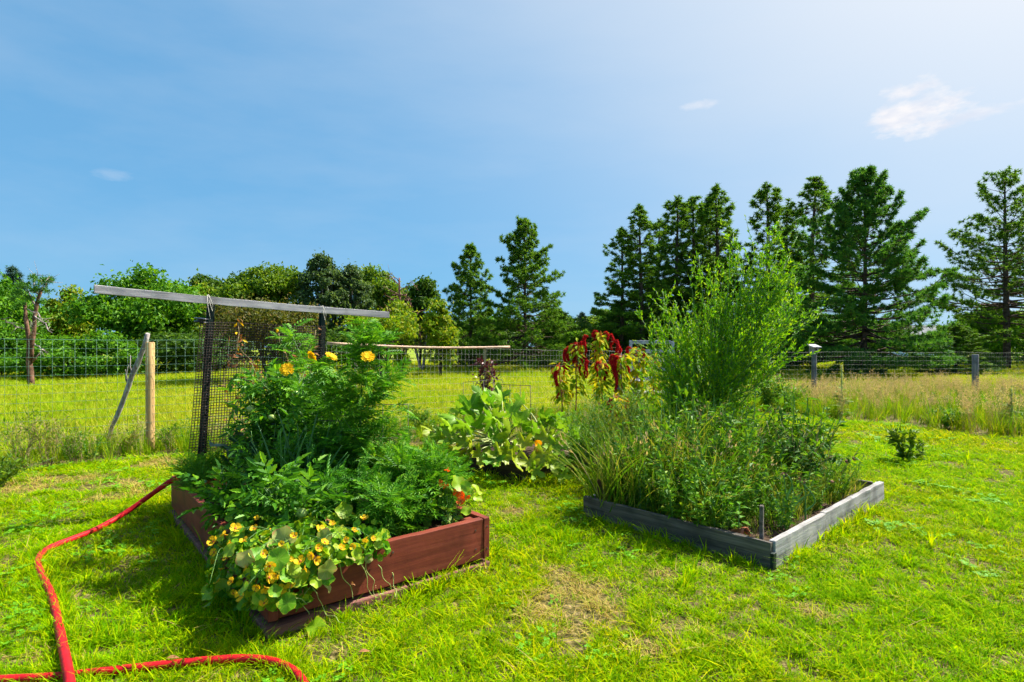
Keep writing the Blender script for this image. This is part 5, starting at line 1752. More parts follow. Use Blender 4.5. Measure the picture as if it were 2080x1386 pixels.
for i, (zx, zy, s) in enumerate([(540, 150, 1.1), (605, 205, .9), (595, 290, 1.0), (260, 15, .8), (340, 55, .8), (690, 230, .6), (370, -200, .7)]):
    q = ray_at(860 + zx / 7.7, 980 + zy / 7.7, 3.40 - .05 * (i % 3))
    z = nrm(cdl + rng.normal(size=3) * .4)
    place('flower', NFO[i % 2], nao, frames(ru(1), z[None], .028 * s)[0], q)
    vm.tubes(smooth([rt0 + rng.normal(size=3) * .02, (rt0 + q) / 2 + np.array((0, .03, .05)), q - z * .01], 10), .0018, 5)
for i, (zx, zy, s) in enumerate([(250, 170, .7), (540, 20, 1.35), (660, 60, .9), (840, 120, 1.2), (850, 260, .8), (170, 500, .95), (400, 580, .9), (560, 560, .9), (670, 450, .9), (680, 330, .7), (300, 400, .7), (450, 420, .8), (60, 620, .8), (430, 120, .8), (520, 640, .6), (340, 640, .7), (740, 150, .7), (180, 330, .7), (90, 420, .7), (580, 440, .6)]):
    q = ray_at(860 + zx / 7.7, 980 + zy / 7.7, 3.46 - .06 * (i % 3) - .02)
    z = nrm(cdl * .7 + np.array((0, 0, .5)) + rng.normal(size=3) * .45)
    place('leaf', RL[i % 5], nao, frames(ru(1), z[None], .036 * s)[0], q)
    vm.tubes(smooth([rt0 + rng.normal(size=3) * .03, (rt0 + q) / 2 + np.array((0, .03, .05)), q], 10), .0018, 5)
part('vines', vm, M['stem'], nao)

# ---- tall marigold with four yellow flowers
mg0 = bedpt(.86, .95)
mg = thing('marigold_plant', 'tall feathery marigold with four golden flowers above the red bed', 'plant', tuple(mg0))
YM = mg0[1]
paths = []
for pts_, r_ in (([(728, 1015), (732, 900), (735, 780), (738, 655)], .006), ([(726, 960), (690, 850), (630, 760), (595, 690), (590, 672)], .005), ([(728, 900), (700, 850), (650, 800), (586, 756)], .0035), ([(730, 880), (700, 800), (660, 760), (638, 733)], .0032),
                 ([(732, 860), (715, 800), (690, 760), (676, 732)], .0032), ([(734, 830), (742, 790), (748, 733)], .003), ([(595, 730), (575, 700), (563, 674)], .0025), ([(735, 760), (760, 710), (775, 680)], .003), ([(733, 840), (770, 790), (800, 760)], .003), ([(728, 960), (690, 900), (668, 840), (660, 790)], .003), ([(730, 950), (775, 880), (800, 830)], .003)):
    fwd = -.30 if 2 <= len(paths) <= 5 else 0.0        # flower stalks lean forward, out of the foliage
    p = np.array([P(x, y, YM + .02 * j * (-1) ** j + fwd * j / (len(pts_) - 1)) for j, (x, y) in enumerate(pts_)]) - mg0
    paths.append((smooth(p, 12), r_))
sm = MB()
for p, r_ in paths: sm.tubes(p, np.linspace(r_, r_ * .5, 12), 6)
part('stems', sm, M['stem'], mg)
fm = MB()
Pm = np.stack([p for p, _ in paths[:2]] + [paths[0][0], paths[0][0], paths[7][0], paths[8][0], paths[3][0], paths[9][0], paths[10][0]])
q, tg = along(Pm, 600, .12, 1.0)
q = q + rng.normal(size=q.shape) * np.array((.045, .045, .02)) * (1 - .6 * np.clip(q[:, 2:3] / 1.25, 0, 1))
d = nrm(ru(600) * np.array((1, 1, .55)) + tg * .5 + np.array((0, 0, .1)))
for j in range(3):
    s_ = np.arange(600) % 3 == j
    fm.inst(PIN[j], frames(d[s_], np.array((0, 0, 1.0)) + rng.normal(size=(s_.sum(), 3)) * .3, rng.uniform(.08, .17, s_.sum())), q[s_])
Pm = np.stack([p for p, _ in paths[2:7]])
q, tg = along(Pm, 70, .1, .8)
fm.inst(PIN[0], frames(nrm(ru(70) + tg * .5), np.array((0, 0, 1.0)) + rng.normal(size=(70, 3)) * .3, rng.uniform(.05, .10, 70)), q)
part('foliage', fm, M['marigold_light'], mg, kind='stuff')
for i, (x, y, s) in enumerate(((583, 751, 1.05), (635, 725, 1.0), (673, 725, 1.0), (747, 725, 1.05))):
    c = P(x, y, YM - .30) - mg0
    z = nrm(np.array((rng.normal() * .3, -.75, .9)))
    place('flower', MF[i % 2], mg, frames(ru(1), z[None], .043 * s)[0], c)
    v, f = lathe([(.2, -1.0), (.45, -.75), (.5, -.3), (.55, 0)], 10)
    mbc = MB().add(v * .022, f, 0, True)
    o = link('calyx', mbc.mesh('calyx', [M['stem']]), mg, tuple(c))
    o.rotation_euler = Vector(z).to_track_quat('Z', 'Y').to_euler()
bd = MB().add(*lathe([(0, -.02), (.007, -.012), (.009, 0), (.006, .008), (0, .010)], 10), 0, True)
link('bud', bd.mesh('bud', [M['petal_gold']]), mg, tuple(P(563, 671, YM) - mg0))

# marigold bushes without flowers
for (lx, ly, h, w, nl, mat, lab) in ((.98, .52, .50, .24, 420, 'marigold_light', 'bushy feathery marigold without flowers in front right of the red bed'),
                                    (1.08, .82, .44, .22, 330, 'marigold_light', 'feathery marigold foliage at the right side of the red bed'),
                                    (.72, 1.02, .58, .24, 420, 'marigold', 'dark feathery marigold foliage in the middle of the red bed'),
                                    (.95, 1.25, .50, .22, 300, 'marigold', 'feathery marigold at the right rear of the red bed'),
                                    (.62, .62, .34, .18, 240, 'marigold', 'short marigold behind the nasturtium leaves'),
                                    (1.13, .42, .36, .16, 280, 'marigold_light', 'small marigold just behind the orange nasturtium'),
                                    (.80, .30, .30, .18, 260, 'marigold_light', 'low marigold behind the front board of the red bed')):
    bushy_plant('marigold_plant', lab, 'plant', bedpt(lx, ly), h, w, 10, int(nl * 1.5), PIN, .115, mat, 'stem', .8, .15)
# tomatoes
for (lx, ly, h, w, nl, lab, fr) in ((.66, 1.80, .94, .28, 250, 'tomato plant with green fruit in front of the netting', 4), (.50, 1.56, .70, .18, 150, 'dark tomato plant at the left rear of the red bed', 1),
                                    (.95, 1.70, .96, .26, 230, 'tomato plant by the right trellis post', 1),
                                    (.15, .98, .36, .24, 120, 'low tomato plant leaning over the left board of the red bed', 0), (.30, .62, .38, .24, 140, 'light green tomato plant behind the yellow nasturtium', 2), (.74, 1.34, .84, .20, 190, 'leafy tomato plant between the tall marigold and the onions', 0)):
    t, Pt = bushy_plant('tomato_plant', lab, 'plant', bedpt(lx, ly), h, w, 7, nl, TOM, .17, 'tomato', 'stem', .8, .05, .006, side=True)
    ball = lathe([(0, -.9), (.45, -.82), (.85, -.45), (1, 0), (.85, .5), (.45, .8), (0, .84)], 12)
    for j in range(fr):
        if h > .82: c = P((510, 552, 625, 600)[j], (831, 848, 872, 800)[j], 4.05 - .06 * j) - np.array(bedpt(lx, ly))
        else: c = Pt[j, 3] + np.array((.02, -.06, .02))
        link('tomato', MB().add(ball[0] * (.030 if j == 0 else .024), ball[1], 0, True).mesh('tomato', [M['fruit_green']]), t, tuple(c))
# single long leaf reaching over the left board
# onions
oc = bedpt(.50, 1.02)
for i, (dx, dy, lab) in enumerate(((0, 0, 'onion plant with thick tubular leaves, tallest of the row in the red bed'), (.07, .10, 'onion plant right behind the tallest onion'), (-.06, -.12, 'onion plant nearest the front of the red bed'), (.10, -.10, 'onion plant between marigold and tomato'), (-.14, .03, 'onion plant leaning to the left in the red bed'))):
    base = oc + np.array((dx, dy, 0))
    t = thing('onion_plant', lab, 'plant', tuple(base))
    for k in range(5):
        a = rng.uniform(0, 6.28); L = rng.uniform(.50, .78) * (1.1 if i == 0 else .95); o = rng.uniform(.05, .24)
        s = np.linspace(0, 1, 9)
        p = np.stack([o * np.cos(a) * s ** 1.5, o * np.sin(a) * s ** 1.5, L * s * (1 - .12 * s)], 1)
        part('leaf', MB().tubes(p, .0085 * (1 - s ** 2.5) + .0012, 7), M['onion'], t)
# carrots, kale
for (lx, ly, h, lab) in ((.16, 2.20, .26, 'carrot tops with fine feathery leaves in the far left corner of the red bed'), (.34, 2.06, .30, 'carrot tops in front of the left trellis post'), (.10, 1.95, .22, 'carrot tops spreading over the left board')):
    bushy_plant('carrot_plant', lab, 'plant', bedpt(lx, ly), h, .20, 14, 260, pinnate(7, .22, .10, .2, 40), .12, 'marigold_light', 'stem', .5, .4, .0025, .3, side=False)
kl = thing('kale_plant', 'dark blue-green broad-leaved plant by the netting in the red bed', 'plant', tuple(bedpt(.42, 1.80)))
for i in range(13):
    a = i * 2.4; el = rng.uniform(.3, 1.2); L = rng.uniform(.15, .28)
    d = np.array((math.cos(a) * math.cos(el), math.sin(a) * math.cos(el), math.sin(el)))
    o = np.array((0, 0, .05 + .02 * i))
    place('leaf', RL_K if False else (lambda: bpy.data.meshes.get('kale_leaf') or round_leaf([M['kale']], .12, .18))(), kl, frames(d[None], np.array((0, 0, 1.0))[None] + ru(1) * .3, .075)[0], o + d * L)
    part('leaf_stalk', MB().tubes(np.array([o, o + d * L * .5 + np.array((0, 0, .02)), o + d * L]), .004, 5), M['stem'], kl)

# brown dead vine on the netting
dvn = thing('dead_vine', 'withered brown vine climbing the black netting', 'plant', (Lc[0], Lc[1], 0), AN1)
vv = MB(); dq = []
for (x, zt) in ((.42, 1.42), (.52, 1.5), (.85, 1.42), (1.0, 1.2), (1.05, 1.45), (.75, 1.05)):
    zz = np.linspace(.25, zt, 16)
    p = np.stack([x + .05 * np.sin(zz * 9 + x * 20) + .02 * rng.normal(size=16), -.035 + .01 * rng.normal(size=16), zz], 1)
    vv.tubes(p, .003, 5)
    dq.append(p[4:][rng.integers(0, 12, 34)])
part('stems', vv, M['stem_dry'], dvn)
dq = np.concatenate(dq) + rng.normal(size=(204, 3)) * np.array((.035, .012, .04))
part('dry_leaves', MB().inst(LF, frames(nrm(ru(204) + np.array((0, 0, -.5))), None, rng.uniform(.025, .06, 204)), dq), M['dead'], dvn, kind='stuff')
yl = MB().inst(LF, frames(nrm(ru(5) + np.array((0, 0, -.8))), None, .05), np.array([(.46, -.04, 1.5), (.47, -.04, 1.42), (.5, -.05, 1.36), (.46, -.04, 1.3), (.48, -.04, 1.5)]))
part('yellow_leaves', yl, M['petal_yellow'], dvn, kind='stuff')


# wire tomato cages / border panels
def cage(label, loc, r, h, mat='wire_dark', rings=3, legs=4):
    t = thing('plant_cage', label, 'plant support', tuple(loc))
    th_ = np.linspace(0, 6.283, 25)
    for i in range(rings):
        z = h * (i + 1) / rings
        part('ring', MB().tubes(np.stack([r * np.cos(th_), r * np.sin(th_), 0 * th_ + z], 1), .0025, 5), M[mat], t)
    for k in range(legs):
        a = k * 6.283 / legs + .4
        part('leg', MB().tubes(np.array([(r * math.cos(a) * .8, r * math.sin(a) * .8, -.05), (r * math.cos(a), r * math.sin(a), h)]), .0025, 5), M[mat], t)


cage('thin wire ring cage around the tall marigold', bedpt(.80, 1.12), .15, .62)


def border(label, a, b, zt, nv=3, mat='wire_dark', zlow=.05):
    a, b = np.array(a, float), np.array(b, float)
    t = thing('wire_border', label, 'wire panel', (a[0], a[1], 0))
    d = b - a
    o = np.array((a[0], a[1], 0))
    for z in (zt, zt * .55):
        part('rail', MB().tubes(np.array([(0, 0, z), (d[0], d[1], z)]), .0042, 6), M[mat], t)
    for i in range(nv + 1):
        s = i / nv
        part('upright', MB().tubes(np.array([(d[0] * s, d[1] * s, zlow - .1), (d[0] * s, d[1] * s, zt + .004)]), .0042, 6), M[mat], t)


q1, q2 = P(726, 822, 5.6), P(829, 824, 5.6)
border('low dark wire border panel behind the tall marigold', q1[:2], q2[:2], q1[2], 2)
q1, q2 = P(941, 780, 8.2), P(1020, 770, 9.0)
border('dark wire panel beside the purple-leaved plant', q1[:2], q2[:2], .79, 4)
q1, q2 = P(1015, 785, 7.25), P(1078, 781, 7.05)
border('dark wire panel rising above the squash leaves', q1[:2], q2[:2], .82, 3)

# tan pole with its stake
pl, pr = P(664, 697, 7.4), P(1035, 705, 9.3)
bp_ = thing('long_pole', 'long thin tan pole held level above the wire fence', 'pole', tuple(pl))
s = np.linspace(0, 1, 18)
pp = (pr - pl) * s[:, None]; pp[:, 2] -= .035 * np.sin(s * 3.14)
part('shaft', MB().tubes(pp, np.linspace(.017, .020, 18), 10), M['bamboo'], bp_)
stp = pl + (pr - pl) * .126
sk2 = thing('stake', 'pale wooden stake holding up the left of the tan pole', 'stake', (stp[0], stp[1] + .035, 0), .3)
part('shaft', MB().board((-.018, -.014, -.05), (.018, .014, stp[2] - .0), 2, 6, .001), M['stake_wood'], sk2, bevel=.003)
stp2 = pl + (pr - pl) * .836
sk3 = thing('stake', 'pale stake inside the purple-leaved plant', 'stake', (stp2[0], stp2[1] + .035, 0), .3)
part('shaft', MB().board((-.014, -.012, -.05), (.014, .012, stp2[2] - .0), 2, 6, .001), M['stake_wood'], sk3, bevel=.003)

# purple-leaved plant
pb_ = np.array((stp2[0], stp2[1] + .06, 0))
pu = thing('purple_plant', 'dark purple leafy plant tied to a pale stake near the fence', 'plant', tuple(pb_))
Pt = stems(7, 1.36, .16, .03, 8, 1.2, .35)
part('stems', MB().tubes(Pt, np.linspace(.007, .003, 8)[None].repeat(7, 0), 6), M['stem_red'], pu)
q, tg = along(Pt, 420, .38, 1.0)
q = q + rng.normal(size=q.shape) * np.array((.06, .06, .02))
part('foliage', MB().inst(LF, frames(nrm(ru(420) * .8 + tg * .4), np.array((0, 0, 1.0)) + rng.normal(size=(420, 3)) * .5, rng.uniform(.05, .10, 420)), q), M['purple'], pu, kind='stuff')


# ---- squash
def squash_leaf_mesh(mat, seedv):
    r_ = np.random.default_rng(seedv)
    seg = 40
    th_ = np.linspace(-math.pi, math.pi, seg + 1)[:-1]
    lob = np.abs(np.cos(2.5 * th_)) ** 1.1
    ro = .36 + .64 * lob * (.8 + .2 * np.cos(th_)) + .07 * np.where(np.arange(seg) % 2 == 0, 1, -1)
    ro = ro * np.where(np.abs(th_) > 2.7, .45, 1.0)
    v = [(0, 0, 0)]
    for rr in (.35, .7, 1.0):
        r2 = ro * rr
        z = .34 * rr * rr + .16 * rr * np.cos(5 * th_) * rr + r_.normal(0, .035, seg) * rr - .10 * rr ** 2 * np.cos(th_) ** 2
        v += [(a * math.sin(t_), a * math.cos(t_), b) for a, b, t_ in zip(r2, z, th_)]
    f = [(0, 1 + i, 1 + (i + 1) % seg) for i in range(seg)]
    q = []
    for k in range(2):
        q += [(1 + k * seg + i, 1 + (k + 1) * seg + i, 1 + (k + 1) * seg + (i + 1) % seg, 1 + k * seg + (i + 1) % seg) for i in range(seg)]
    mb = MB(); mb.add(v, [t_[::-1] for t_ in f], 0, True); mb.F.append((np.array(q)[:, ::-1], 0, True))
    return mb.mesh('leaf', [mat])


SQ = [squash_leaf_mesh(M['squash'], i) for i in range(4)]
SQY = [squash_leaf_mesh(M['squash_yellow'], 10 + i) for i in range(2)]


def squash(label, base, leaves):
    extra = []
    for (px, py, Yv, s_, yel) in leaves:
        if py < 885: extra.append((px + rng.uniform(-26, 26), py + rng.uniform(-6, 30), Yv + rng.uniform(-.15, .3), s_ * rng.uniform(.6, .85), 0))
    leaves = [(a, b, c_, d_ * .98, e) for a, b, c_, d_, e in leaves] + extra
    t = thing('squash_plant', label, 'plant', tuple(base))
    cr_ = MB().tubes(np.array([(0, 0, 0), (.03, .02, .08), (.05, .04, .16)]), np.array([.03, .03, .02]), 8)
    part('crown_stem', cr_, M['stem_pale'], t)
    for i, (px, py, Yv, s, yel) in enumerate(leaves):
        c = P(px, py, Yv) - base
        hd = np.array((c[0], c[1], 0)); hd = nrm(hd + rng.normal(size=3) * .05)
        low = py > 885
        n_ = nrm(hd * (.5 if not low else .8) + np.array((0, -.25, .55 if not low else .35)) + rng.normal(size=3) * .5)
        d = nrm(hd * .6 + np.array((0, 0, .9 if not low else -.8)) + rng.normal(size=3) * .25)
        lf = place('leaf', (SQY if yel else SQ)[i % (2 if yel else 4)], t, frames(d[None], n_[None], s)[0], c)
        st = np.array((rng.normal() * .03, rng.normal() * .03, .1))
        part('leaf_stalk', MB().tubes(smooth([st, st * .5 + c * .5 + np.array((0, 0, .06)), c], 9), np.linspace(.011, .007, 9), 6), M['stem_pale'], t)
    return t


b1_ = to_world(.35, .62, N3, AN3, .16)
sq1 = squash('large squash plant with upright lobed leaves on the left of the middle bed', b1_,
             [(985, 812, 6.2, .20, 0), (1020, 815, 6.3, .19, 0), (955, 830, 6.1, .19, 0), (925, 850, 6.0, .18, 0), (1040, 840, 6.0, .17, 0), (1000, 855, 5.8, .17, 0), (965, 870, 5.7, .17, 0), (1035, 880, 5.6, .18, 1), (905, 860, 6.3, .15, 0),
              (1012, 808, 6.5, .17, 0), (945, 900, 5.6, .15, 1), (1000, 890, 5.6, .13, 0), (920, 890, 5.7, .15, 1), (1015, 925, 5.40, .15, 1), (1030, 920, 5.42, .14, 1), (1060, 860, 5.9, .15, 0), (975, 835, 6.4, .16, 0), (895, 885, 5.9, .13, 1), (1008, 845, 6.0, .13, 1), (960, 908, 5.55, .12, 1), (905, 905, 5.75, .16, 1), (930, 922, 5.7, .15, 1), (975, 925, 5.5, .15, 1), (1045, 935, 5.35, .15, 1), (885, 900, 6.0, .14, 1), (1000, 938, 5.35, .14, 0), (950, 935, 5.6, .13, 0), (880, 878, 6.2, .15, 1)])
b2_ = to_world(.95, .50, N3, AN3, .16)
sq2 = squash('squash plant with yellow flower on the right of the middle bed', b2_,
             [(1060, 820, 6.8, .16, 0), (1100, 850, 6.3, .16, 0), (1125, 850, 6.3, .17, 0), (1145, 870, 6.1, .15, 0), (1080, 870, 6.0, .16, 0), (1110, 890, 5.8, .15, 1), (1130, 905, 5.7, .15, 0), (1135, 940, 5.5, .14, 0), (1065, 900, 5.6, .14, 1), (1090, 880, 5.9, .14, 0), (1150, 900, 5.9, .14, 0), (1140, 965, 5.4, .12, 0), (1105, 860, 6.5, .16, 0), (1075, 940, 5.4, .14, 1), (1105, 925, 5.5, .15, 1), (1160, 920, 5.8, .14, 0), (1120, 945, 5.4, .13, 1), (1170, 885, 6.2, .14, 0), (1085, 955, 5.35, .12, 0)])
fp = P(1092, 905, 5.6) - b2_
fm_ = MB()
v, f = lathe([(.012, -.09), (.018, -.03), (.028, .01), (.040, .03), (.036, .04)], 10)
fm_.add(v, f, 0, True)
o = link('flower', fm_.mesh('flower', [M['petal_squash']]), sq2, tuple(fp)); o.rotation_euler = (.5, .2, 0)
o = link('squash_fruit', MB().add(*lathe([(0, -.11), (.028, -.10), (.034, -.03), (.03, .05), (.014, .09), (0, .10)], 12), 0, True).mesh('squash_fruit', [M['fruit_yellow']]), sq2, tuple(P(1090, 925, 5.55) - b2_)); o.rotation_euler = (.25, -.1, 0)


# ---- amaranth with hanging tassels
def tassel_mesh(L, r0, arch, seedv):
    rr = np.random.default_rng(seedv)
    n_ = 18
    s = np.linspace(0, 1, n_)
    up = np.minimum(s / .28, 1)
    x = arch * np.sin(up * 1.57)
    z = np.where(s < .28, .35 * arch * np.sin(up * 3.14), -(s - .28) / .72 * L)
    x = x + np.where(s < .28, 0, .02 * np.sin((s - .28) * 9))
    p = np.stack([x, .01 * np.sin(s * 8), z], 1)
    rad = r0 * np.interp(s, [0, .15, .4, .8, 1], [.35, .8, 1.05, .8, .25]) * (1 + .18 * rr.normal(size=n_))
    mb = MB().tubes(p, rad * .75, 8)
    k = 900
    i = rr.integers(0, n_ - 1, k); fr = rr.uniform(0, 1, (k, 1))
    q = p[i] * (1 - fr) + p[i + 1] * fr
    u = nrm(rr.normal(size=(k, 3)))
    q = q + u * (rad[i] * .8)[:, None]
    mb.inst(rhomb(.45, .1, 0), frames(nrm(u + np.array((0, 0, -.6))), None, rr.uniform(.35, .75, k) * r0 * .8), q)
    return mb.mesh('tassel', [M['tassel']])


TS = [tassel_mesh(.44, .034, .035, 1), tassel_mesh(.34, .031, .05, 2), tassel_mesh(.25, .029, .06, 3), tassel_mesh(.16, .028, .05, 4)]


def amaranth(label, px, Yv, topy, tass, nl=70, bias=0.0, red=10):
    nl = int(nl * 1.9)
    base = np.array(((px - 1040) / F * Yv, Yv, 0))
    H = ht(topy, Yv)
    t = thing('amaranth_plant', label, 'plant', tuple(base))
    s = np.linspace(0, 1, 8)
    pm = np.stack([bias * s ** 2 + .02 * np.sin(s * 5), .03 * np.sin(s * 3), H * s], 1)
    sm = MB().tubes(pm, np.linspace(.014, .006, 8), 7)
    q, tg = along(pm[None], nl, .35, 1.0)
    d = nrm(ru(nl) * np.array((1, 1, .3)) + np.array((0, 0, .1)))
    q2 = q + d * rng.uniform(.03, .12, nl)[:, None]
    sm.tubes(np.stack([q, q2], 1), .0025, 4)
    d2 = nrm(d + np.array((0, 0, -.75)) + rng.normal(size=(nl, 3)) * .2)
    part('stalk', sm, M['stem_red'], t)
    part('foliage', MB().inst(leaf4(.36, .06, .2), frames(d2, np.array((0, 0, 1.0)) + rng.normal(size=(nl, 3)) * .3, rng.uniform(.09, .18, nl)), q2), M['amar'], t, kind='stuff')
    if red:
        q, tg = along(pm[None], red, .85, 1.0)
        part('bracts', MB().inst(leaf4(.4, .06, .2), frames(nrm(ru(red) + np.array((0, 0, .3))), None, rng.uniform(.05, .10, red)), q), M['amar_red'], t, kind='stuff')
    for (tx, ty, k, sc_, flip) in tass:
        c = P(tx, ty, Yv + rng.uniform(-.08, .05)) - base
        a = rng.uniform(-.5, .5) + (math.pi if flip else 0)
        Rm = np.array(((math.cos(a), -math.sin(a), 0), (math.sin(a), math.cos(a), 0), (0, 0, 1))) * sc_
        place('tassel', TS[k], t, Rm, c)
        # little side stem from the stalk to where the tassel starts
        z_ = min(max(c[2] - .12, .3), H); on = np.array((np.interp(z_, pm[:, 2], pm[:, 0]), 0, z_))
        part('side_stem', MB().tubes(smooth([on, (on + c) / 2 + np.array((0, 0, .05)), c], 7), .005, 5), M['stem_red'], t)


amaranth('leftmost amaranth with one long dark red tassel hanging low', 1140, 9.6, 742, [(1135, 748, 0, 1.15, True), (1128, 752, 3, .8, True), (1142, 745, 2, .6, False)], 46, -.02, 4)
amaranth('amaranth with clustered short red tassels left of the arching one', 1168, 10.0, 702, [(1160, 708, 1, 1.1, True), (1152, 712, 0, .95, True), (1166, 700, 1, 1.1, False), (1176, 720, 0, .85, False), (1158, 703, 2, 1.2, False), (1184, 728, 1, 1.0, False), (1172, 704, 2, 1.1, True)], 60, .05, 14)
amaranth('tallest amaranth arching with the fullest crimson tassels', 1215, 10.1, 676, [(1208, 682, 0, 1.1, False), (1194, 684, 1, 1.0, True), (1186, 697, 1, .95, True), (1226, 678, 3, 1.2, False), (1236, 682, 2, 1.0, False), (1247, 694, 1, 1.0, False), (1214, 675, 3, 1.1, True), (1254, 706, 3, 1.0, False)], 95, .06, 30)
amaranth('amaranth with thin reddish tassels in the middle of the group', 1222, 9.5, 735, [(1224, 742, 1, 1.0, False), (1219, 738, 2, .9, True), (1196, 735, 1, .8, True), (1229, 746, 2, .7, False)], 64, 0, 8)
amaranth('amaranth with one thick long crimson tassel right of the middle', 1262, 9.4, 722, [(1255, 728, 0, 1.25, True), (1258, 726, 1, 1.0, True), (1250, 724, 2, 1.0, True), (1272, 745, 1, .7, False)], 78, .03, 8)
amaranth('yellow-leaved amaranth with few tassels beside the grey bench', 1292, 9.7, 708, [(1282, 708, 3, 1.0, True), (1302, 712, 2, .8, False), (1275, 730, 1, .6, True)], 95, .05, 10)
amaranth('rightmost amaranth half hidden by the feathery young tree', 1325, 9.9, 724, [(1318, 728, 3, .8, True), (1336, 760, 3, .7, False), (1340, 780, 3, .7, False)], 60, .05, 6)
amaranth('short amaranth with a bright red tuft low among the weeds', 1252, 8.6, 806, [(1247, 814, 3, 1.1, True), (1268, 812, 3, .8, False)], 40, 0, 14)

# weathered bench behind the amaranths
bn0 = np.array(((1312 - 1040) / F * 11.3, 11.3, 0))
bn = thing('garden_bench', 'weathered blue-grey slatted wooden bench behind the tassel plants', 'bench', tuple(bn0), R(8))
wB = 1.05


def slat(lo, hi, nm='slat'):
    part(nm, MB().board(lo, hi, 0, 6, .001), M['bench_wood'], bn, bevel=.004)


for i in range(5):
    z = .62 + i * .185; y = .18 + (z - .45) * .28
    slat((-.26 + .02 * i, y, z), (wB - .26 - .02 * i, y + .025, z + .075), 'back_slat')
for i in range(4):
    slat((-.26, -.32 + i * .12, .40), (wB - .26, -.22 + i * .12, .425), 'seat_slat')
for x in (-.22, wB - .36):
    k = [(x, .16, .0), (x + .05, .16, .0), (x + .05, .22, 0), (x, .22, 0), (x + .04, .42, 1.42), (x + .09, .42, 1.42), (x + .09, .48, 1.42), (x + .04, .48, 1.42)]
    part('back_post', MB().add(k, [(0, 3, 2, 1), (4, 5, 6, 7), (0, 1, 5, 4), (1, 2, 6, 5), (2, 3, 7, 6), (3, 0, 4, 7)]), M['bench_wood'], bn, bevel=.004)
    part('front_leg', MB().board((x, -.34, 0), (x + .06, -.28, .62), 2, 3, .001), M['bench_wood'], bn, bevel=.004)
    part('arm_rest', MB().board((x - .02, -.38, .622), (x + .09, .24, .650), 1, 4, .001), M['bench_wood'], bn, bevel=.004)

# ---- feathery young tree
tb0 = np.array((*G(1437, 958)[:2], 0.0))
yt = thing('young_tree', 'bright green feathery young tree growing out of the weathered bed', 'tree', tuple(tb0))
YT = tb0[1]
tk = MB()
tp = np.array([(0, 0, 0), (.02, .0, .25), (.02, .01, .5), (.06, .02, .75), (.12, .03, 1.05)])
tk.tubes(smooth(tp, 12), np.linspace(.030, .018, 12), 9)
part('trunk', tk, M['bark_dark'], yt)
n1 = 118
zt = .62 + 1.40 * rng.uniform(0, 1, n1)
xl = np.interp(zt, [.62, 1.33, 1.64, 2.05, 2.4], [-.46, -.64, -.68, -.22, .15])
xr = np.interp(zt, [.62, 1.33, 1.64, 2.05, 2.4], [.46, .74, .95, .80, .75])
xt = xl + (xr - xl) * rng.uniform(0, 1, n1)
tops = np.stack([xt, rng.normal(0, .33, n1) * np.interp(zt, [.8, 1.5, 2.4], [.8, 1.15, .6]), zt * rng.uniform(.9, 1.06, n1)], 1)
tops = tops[~((tops[:, 2] > 1.62) & (tops[:, 0] < .0)) | (rng.uniform(0, 1, n1) < .2)]
spec = [(1490, 475, 0), (1590, 465, .1), (1640, 650, -.2), (1300, 640, .1), (1310, 690, -.2), (1620, 480, .1), (1345, 590, 0), (1455, 560, .1), (1540, 520, 0), (1572, 545, -.1), (1400, 560, 0), (1600, 590, .2), (1590, 715, -.3), (1585, 745, .1), (1335, 655, -.3), (1420, 520, .1), (1370, 610, .2), (1515, 510, -.1), (1560, 500, .15), (1575, 480, 0), (1605, 520, -.1), (1530, 490, .1), (1600, 630, .1), (1625, 600, -.1), (1585, 560, .2), (1565, 470, .05), (1548, 535, -.15), (1500, 500, .12), (1482, 520, -.1), (1580, 510, -.05), (1595, 540, .1), (1560, 560, .1), (1520, 545, .05), (1612, 560, 0)]
tops = np.concatenate([tops, [P(x, y, YT + dy) - tb0 for x, y, dy in spec]])
nt = len(tops)
bz = np.clip(tops[:, 2] * rng.uniform(.3, .55, nt), .42, 1.0)
b0 = np.stack([np.interp(bz, tp[:, 2], tp[:, 0]), np.interp(bz, tp[:, 2], tp[:, 1]), bz], 1)
s = np.linspace(0, 1, 7)
Pb = b0[:, None] + (tops - b0)[:, None] * s[None, :, None]
hor = tops - b0; hor[:, 2] = 0
Pb += hor[:, None] * (.10 * np.sin(s * 3.14))[None, :, None]
Pb[:, 1:6] += rng.normal(size=(nt, 5, 3)) * .015
br_ = MB().tubes(Pb, np.linspace(.008, .0025, 7)[None].repeat(nt, 0), 5)
k = nt * 9
p, tg = along(Pb, k, .22, .97)
L = rng.uniform(.10, .34, k)
d = nrm(tg * .8 + ru(k) * .65 + np.array((0, 0, .25)))
s4 = np.linspace(0, 1, 5)
P2 = p[:, None] + d[:, None] * (L[:, None] * s4)[..., None] + np.array((0, 0, 1.0)) * (L[:, None] * .12 * s4 ** 2)[..., None]
br_.tubes(P2, np.linspace(.003, .0012, 5)[None].repeat(k, 0), 4)
part('branches', br_, M['stem'], yt)
q1_, t1_ = along(P2, 23000, .05, 1.0); q2_, t2_ = along(Pb, 5200, .35, 1.0)
q, tg = np.concatenate([q1_, q2_]), np.concatenate([t1_, t2_])
m_ = len(q)
d = nrm(tg * .75 + ru(m_) * .6)
part('crown', MB().inst(rhomb(.34, .06, .12), frames(d, None, rng.uniform(.026, .052, m_)), q), M['leaf_willow'], yt)

